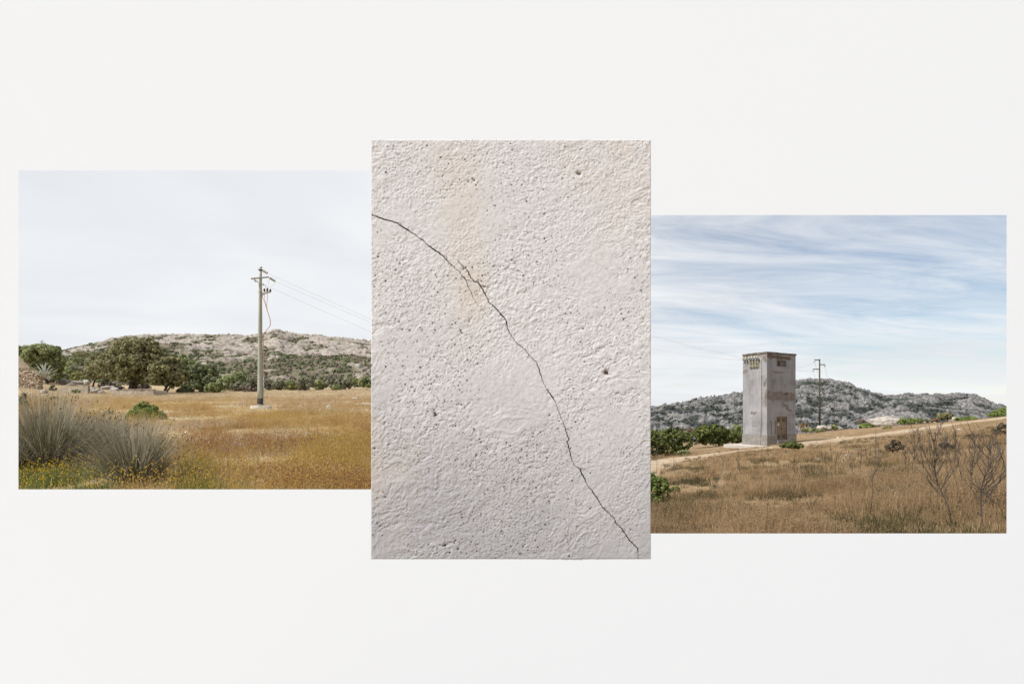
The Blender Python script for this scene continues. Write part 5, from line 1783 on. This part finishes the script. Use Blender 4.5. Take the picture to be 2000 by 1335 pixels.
def grass_material(name, ramp_cols, patch_scale, head_col, trans=.25, patch_w=.45):
    m = bpy.data.materials.new(name)
    m.use_nodes = True
    t = m.node_tree; b = t.nodes['Principled BSDF']
    b.inputs['Roughness'].default_value = .85; b.inputs['Specular IOR Level'].default_value = .15
    g = t.nodes.new('ShaderNodeNewGeometry')
    n = t.nodes.new('ShaderNodeTexNoise'); n.inputs['Scale'].default_value = patch_scale; n.inputs['Detail'].default_value = 7
    n.inputs['Roughness'].default_value = .72
    t.links.new(g.outputs['Position'], n.inputs['Vector'])
    oi = t.nodes.new('ShaderNodeObjectInfo')
    at = t.nodes.new('ShaderNodeAttribute'); at.attribute_name = 'tint'

    def mul(a, k_, c=None):
        x = t.nodes.new('ShaderNodeMath'); x.operation = 'MULTIPLY_ADD' if c is not None else 'MULTIPLY'
        t.links.new(a, x.inputs[0]); x.inputs[1].default_value = k_
        if c is not None:
            if hasattr(c, 'links'): t.links.new(c, x.inputs[2])
            else: x.inputs[2].default_value = c
        return x.outputs[0]
    pn = mul(n.outputs[0], 2.9, -.95)
    f = mul(at.outputs['Fac'], .3, mul(oi.outputs['Random'], .25, mul(pn, patch_w)))
    r = t.nodes.new('ShaderNodeValToRGB'); t.links.new(f, r.inputs[0])
    e = r.color_ramp.elements
    k_ = len(ramp_cols)
    e[0].position = .1; e[0].color = (*ramp_cols[0], 1)
    e[1].position = .9; e[1].color = (*ramp_cols[-1], 1)
    for i in range(1, k_ - 1):
        q = e.new(.1 + .8 * i / (k_ - 1)); q.color = (*ramp_cols[i], 1)
    ah = t.nodes.new('ShaderNodeAttribute'); ah.attribute_name = 'head'
    mx = t.nodes.new('ShaderNodeMix'); mx.data_type = 'RGBA'
    t.links.new(ah.outputs['Fac'], mx.inputs[0]); t.links.new(r.outputs[0], mx.inputs[6]); mx.inputs[7].default_value = (*head_col, 1)
    t.links.new(mx.outputs[2], b.inputs['Base Color'])
    tr = t.nodes.new('ShaderNodeBsdfTranslucent'); t.links.new(mx.outputs[2], tr.inputs[0])
    ms = t.nodes.new('ShaderNodeMixShader'); ms.inputs[0].default_value = trans
    t.links.new(b.outputs[0], ms.inputs[1]); t.links.new(tr.outputs[0], ms.inputs[2])
    t.links.new(ms.outputs[0], t.nodes['Material Output'].inputs['Surface'])
    return m


def scatter(name, label, cat, pts, rz, sc, variants, mat):
    lib = bpy.data.collections.new(name + '_tufts')
    for k_, me in enumerate(variants):
        me.materials.append(mat)
        lib.objects.link(bpy.data.objects.new('%s_tuft' % name, me))
    n = len(pts)
    me = bpy.data.meshes.new(name)
    me.vertices.add(n); me.vertices.foreach_set('co', np.asarray(pts, np.float32).ravel())
    a = me.attributes.new('rz', 'FLOAT_VECTOR', 'POINT')
    rv = np.zeros((n, 3), np.float32); rv[:, 2] = rz
    a.data.foreach_set('vector', rv.ravel())
    a = me.attributes.new('sc', 'FLOAT', 'POINT'); a.data.foreach_set('value', np.asarray(sc, np.float32))
    a = me.attributes.new('vi', 'INT', 'POINT'); a.data.foreach_set('value', np.random.default_rng(3).integers(0, len(variants), n).astype(np.int32))
    o = add(name, me)
    o.data.materials.append(mat)
    tag(o, label, cat, kind='stuff')
    ng = bpy.data.node_groups.new(name + '_scatter', 'GeometryNodeTree')
    ng.interface.new_socket('Geometry', in_out='INPUT', socket_type='NodeSocketGeometry')
    ng.interface.new_socket('Geometry', in_out='OUTPUT', socket_type='NodeSocketGeometry')
    gi = ng.nodes.new('NodeGroupInput'); go = ng.nodes.new('NodeGroupOutput')
    ci = ng.nodes.new('GeometryNodeCollectionInfo')
    ci.inputs['Collection'].default_value = lib
    ci.inputs['Separate Children'].default_value = True
    ci.inputs['Reset Children'].default_value = True
    ip = ng.nodes.new('GeometryNodeInstanceOnPoints')
    ip.inputs['Pick Instance'].default_value = True

    def na(nm, ty):
        q = ng.nodes.new('GeometryNodeInputNamedAttribute'); q.data_type = ty; q.inputs['Name'].default_value = nm
        return [s for s in q.outputs if s.enabled and s.name == 'Attribute'][0]
    ng.links.new(gi.outputs[0], ip.inputs['Points'])
    ng.links.new(ci.outputs[0], ip.inputs['Instance'])
    ng.links.new(na('vi', 'INT'), ip.inputs['Instance Index'])
    ng.links.new(na('rz', 'FLOAT_VECTOR'), ip.inputs['Rotation'])
    ng.links.new(na('sc', 'FLOAT'), ip.inputs['Scale'])
    ng.links.new(ip.outputs[0], go.inputs[0])
    md = o.modifiers.new('scatter', 'NODES'); md.node_group = ng
    return o


def field_points(n, u0, u1, y0, y1, pw, seed, keep=None):
    rg = np.random.default_rng(seed)
    u = rg.uniform(u0, u1, n)
    Y = y0 * (y1 / y0) ** (rg.random(n) ** pw)
    x = u * Y
    ok = np.ones(n, bool)
    if u1 > .5:
        ok &= road_dist(x, Y) > 1.15 + .35 * rg.random(n)
        c, s = math.cos(-TR), math.sin(-TR)
        lx = (x - N0.x) * c - (Y - N0.y) * s; ly = (x - N0.x) * s + (Y - N0.y) * c
        ok &= ~((lx > -1.5) & (lx < 3.8) & (ly > -.75) & (ly < 2.9))
    else:
        ok &= np.hypot((x - PB.x - .1) / .6, (Y - PB.y) / .5) > 1
        ok &= np.hypot((x - pb.x - .6) / 1.3, (Y - pb.y) / 1.4) > .9
    for (cx, cy, r) in PLANTS:
        ok &= np.hypot(x - cx, Y - cy) > r * .6
    if keep is not None:
        ok &= keep(x, Y, rg)
    x = x[ok]; Y = Y[ok]
    z = gz(x, Y)
    return np.stack([x, Y, z], -1), rg.uniform(0, 6.28, len(x)), rg, Y


GOLD = [(.20, .16, .08), (.36, .20, .09), (.50, .31, .14), (.56, .39, .19), (.52, .39, .21), (.58, .475, .30), (.64, .56, .42)]
m_gold = grass_material('golden_grass', GOLD, .42, (.50, .36, .10))
gv = [tuft_mesh('golden_tuft', 28, .30, .12, .0065, 400 + k_, .6, .75) for k_ in range(5)] + [tuft_mesh('golden_tuft', 36, .18, .14, .0065, 410 + k_, .5, 1.0) for k_ in range(3)]


def keep_gold(x, Y, rg):
    d = fbm(x * .35, Y * .35, 201, 3)
    px = x / Y * F + 1000; py = HOR - (gz(x, Y) - EYE) / Y * F
    green = (px < 230) & (py > 888)
    return (rg.random(len(x)) < np.clip((d - .27) * 3, .08, 1)) & ~(green & (rg.random(len(x)) < .85))


pts, rz, rg, Yv = field_points(50000, -1.12, .06, 6.2, 98, .85, 21, keep_gold)
hgt_f = .35 + 1.3 * sstep(.3, .75, fbm(pts[:, 0] * .55, pts[:, 1] * .55, 211, 4, .6))
low_ = np.where(pts[:, 1] > 58, .3, 1.0) * np.where((pts[:, 1] > 50) | (pts[:, 0] > -.42 * pts[:, 1]) & (pts[:, 1] > 34), .5, 1.0)
low_ = np.where((np.abs(pts[:, 0] - PB.x * pts[:, 1] / PB.y) < 1.6) & (pts[:, 1] < PB.y + .5) & (pts[:, 1] > PB.y - 7), .4, low_)
scatter('golden_grass', 'golden orange dry grass covering the field round the wooden pole', 'grass', pts, rz, .85 * hgt_f * low_ * rg.uniform(.7, 1.2, len(pts)) * (1 + np.clip(Yv - 20, 0, 60) * .004), gv, m_gold)
# paler cropped straw on the far and right part of the field
STRAW = [(.24, .20, .12), (.36, .27, .17), (.45, .34, .22), (.50, .40, .27), (.55, .45, .33), (.58, .50, .38)]
m_straw = grass_material('pale_straw', STRAW, .3, (.55, .48, .36))
sv = [tuft_mesh('straw_tuft', 30, .17, .16, .008, 420 + k_, .05, .8) for k_ in range(4)]


def keep_straw(x, Y, rg):
    far_ = (Y > 46) | (x > -.45 * Y) & (Y > 27)
    return far_ & (rg.random(len(x)) < .8) | (fbm(x * .16, Y * .16, 221, 3) > .56) & (Y > 11)


pts, rz, rg, Yv = field_points(33000, -1.12, .06, 9, 110, .75, 23, keep_straw)
scatter('pale_straw', 'short pale straw on the far and right part of the golden field', 'grass', pts, rz, rg.uniform(.7, 1.4, len(pts)) * (1 + Yv * .006), sv, m_straw)

# yellow flowers
m_flow = grass_material('yellow_flower_weed', [(.055, .085, .022), (.11, .145, .04), (.18, .20, .06), (.25, .235, .10)], .8, (.72, .52, .03))
fvv = [tuft_mesh('flower_tuft', 34, .22, .12, .009, 430 + k_, .14, .7, headsize=.010) for k_ in range(4)]


def keep_fl(x, Y, rg):
    px = x / Y * F + 1000; py = HOR - (gz(x, Y) - EYE) / Y * F
    a = (px < 225) & (px > 0) & (py > 908) & (py < 985)
    a2 = (np.abs(px - 385) < 32) & (py > 905)
    b = (rg.random(len(x)) < .03) & (px > 330) & (py > 815)
    return a & (rg.random(len(x)) < np.clip(.35 + (fbm(x * 1.2, Y * 1.2, 5, 2) - .45) * 3, 0, 1)) | a2 & (rg.random(len(x)) < .5) | b & (fbm(x * .5, Y * .5, 77, 2) > .5)


pts, rz, rg, Yv = field_points(12000, -1.1, -.27, 6.2, 30, .9, 31, keep_fl)
scatter('yellow_wildflowers', 'small yellow wildflowers on green stems below the tussocks', 'wildflowers', pts, rz, rg.uniform(.7, 1.25, len(pts)), fvv, m_flow)

# rusty brown dock and seed stalks in clumps
m_rusty = grass_material('rusty_weed', [(.20, .115, .055), (.32, .18, .08), (.43, .245, .11), (.52, .33, .17)], .9, (.38, .20, .09))
rv_ = [tuft_mesh('rusty_tuft', 20, .32, .07, .008, 490 + k_, .6, .45, headsize=.012) for k_ in range(4)]


def keep_rust(x, Y, rg):
    return rg.random(len(x)) < np.clip((fbm(x * .42, Y * .42, 371, 5, .65) - .53) * 7, 0, .9)


pts, rz, rg, Yv = field_points(13000, -1.1, -.2, 6.6, 60, .85, 35, keep_rust)
px_ok = ~((pts[:, 0] / pts[:, 1] * F + 1000 < 240) & (pts[:, 1] < 12)) & (np.hypot(pts[:, 0] - PB.x, pts[:, 1] - PB.y + 2) > 2.2)
pts = pts[px_ok]; rz = rz[px_ok]
scatter('rusty_weeds', 'rusty brown weed clumps standing in the golden grass', 'weeds', pts, rz, rg.uniform(.6, 1.25, len(pts)), rv_, m_rusty)

# sage green low weeds in the open golden field
m_sage = grass_material('sage_weed', [(.10, .11, .06), (.17, .18, .10), (.26, .26, .15), (.34, .33, .20)], .8, (.55, .45, .10))
sgv = [tuft_mesh('sage_tuft', 26, .14, .11, .012, 480 + k_, .06, .9) for k_ in range(3)]


def keep_sage(x, Y, rg):
    return rg.random(len(x)) < np.clip((fbm(x * .5, Y * .5, 351, 4, .6) - .54) * 6, 0, .8)


pts, rz, rg, Yv = field_points(16000, -1.0, -.2, 6.2, 40, .9, 33, keep_sage)
scatter('sage_weeds', 'low sage green weeds in patches through the golden field', 'weeds', pts, rz, rg.uniform(.7, 1.3, len(pts)), sgv, m_sage)

# dry grass in the east
DRY = [(.07, .054, .028), (.15, .10, .055), (.26, .17, .09), (.35, .235, .125), (.42, .29, .16), (.50, .37, .22), (.58, .47, .33)]
m_dry = grass_material('dry_brown_grass', DRY, .6, (.36, .255, .15), patch_w=.45)
dv = [tuft_mesh('dry_tuft', 30, .26, .12, .0065, 450 + k_, .45, .85, headsize=.0085) for k_ in range(5)] + [tuft_mesh('dry_tuft', 38, .15, .14, .0065, 460 + k_, .3, 1.1, headsize=.0085) for k_ in range(3)]


def keep_dry(x, Y, rg):
    d = fbm(x * .4, Y * .4, 301, 3)
    return rg.random(len(x)) < np.clip((d - .27) * 3, .1, 1)


pts, rz, rg, Yv = field_points(54000, .05, 1.14, 6.2, 92, .85, 41, keep_dry)
hgt_f = .4 + 1.1 * sstep(.3, .75, fbm(pts[:, 0] * .6, pts[:, 1] * .6, 311, 4, .6))
low_ = np.clip(1.05 - .006 * pts[:, 1], .55, 1)
scatter('dry_grass', 'dry brown grass covering the slope below the tower', 'grass', pts, rz, hgt_f * low_ * rg.uniform(.7, 1.2, len(pts)), dv, m_dry)
# dark green thistly weeds among the dry grass
m_weed = grass_material('dull_green_weed', [(.035, .033, .016), (.075, .062, .03), (.12, .10, .045), (.17, .14, .065)], .6, (.55, .50, .43))
wv_ = [tuft_mesh('weed_tuft', 30, .22, .06, .014, 470 + k_, 0, .7, headsize=.010) for k_ in range(4)]


def keep_wd(x, Y, rg):
    return rg.random(len(x)) < np.clip((fbm(x * 1.1, Y * 1.1, 331, 4, .65) - .47) * 4, .04, .6)


pts, rz, rg, Yv = field_points(16000, .2, 1.05, 6.2, 40, .9, 51, keep_wd)
scatter('green_weeds', 'low dull green weeds scattered through the dry brown grass', 'weeds', pts, rz, rg.uniform(.6, 1.2, len(pts)), wv_, m_weed)

# ---- scrub on the hills
def hill_scrub(name, label, data, n, seed, fol, size, leafn, tmax=.98, mixthr=.4):
    _, Xm, Ym, z, veg, T = data
    rg = np.random.default_rng(seed)
    nrw, ncl = Xm.shape
    w = (np.clip(veg - mixthr, 0, 1) + .012) * (T < tmax) * (Ym / Ym.max())
    p = w.ravel() / w.sum()
    idx = rg.choice(Xm.size, n, p=p)
    c = np.stack([Xm.ravel()[idx], Ym.ravel()[idx], z.ravel()[idx]], -1)
    c[:, :2] += rg.normal(0, .6, (n, 2))
    sz = size * rg.uniform(.45, 1.3, n) * (.8 + .5 * rg.random(n) ** 4)
    d = rg.normal(size=(n, leafn, 3)); d[..., 2] = np.abs(d[..., 2]) * .8
    d /= np.linalg.norm(d, axis=2)[..., None]
    pos = c[:, None] + d * sz[:, None, None] * np.array([1, 1, .7]) * rg.uniform(.55, 1, (n, leafn, 1))
    nrm = d + rg.normal(size=d.shape) * .35; nrm /= np.linalg.norm(nrm, axis=2)[..., None]
    a = np.cross(nrm, rg.normal(size=d.shape)); a /= np.linalg.norm(a, axis=2)[..., None]
    b = np.cross(nrm, a)
    s = (sz * .55)[:, None, None]
    V = np.stack([pos + a * s, pos + b * s * .8, pos - a * s, pos - b * s * .8], 2).reshape(-1, 3)
    tint = np.repeat(np.clip(.6 * rg.random((n, 1)) + .4 * rg.random((n, leafn)), 0, 1).ravel(), 4)
    o = add(name, mesh_np(name, V, np.arange(len(V)).reshape(-1, 4), {'tint': tint}), FOL[fol])
    tag(o, label, 'scrub', kind='stuff')


hill_scrub('hill_scrub', 'grey green scrub dotting the pale granite hill', hl, 6500, 71, 'hillgrey', .75, 14)
hill_scrub('dark_hill_scrub', 'dark green maquis bushes on the pale granite hill', hl, 6500, 72, 'hillgreen', 1.1, 16, mixthr=.5)
hill_scrub('dry_hill_scrub', 'brown dry scrub on the lower pale granite hill', hl, 6500, 75, 'hilldead', .8, 10, tmax=.8)
hill_scrub('mountain_scrub', 'dark maquis between the rocks of the grey mountain', hr, 15000, 73, 'maquis', 1.7, 8)
hill_scrub('ridge_scrub', 'dark scrub on the lower ridge before the mountain', hr2, 4500, 74, 'maquis', 1.15, 9)
hill_scrub('green_scrub', 'dull green patches of scrub across the grey mountain', hr, 1800, 76, 'hillgreen', 1.5, 8, mixthr=.7)
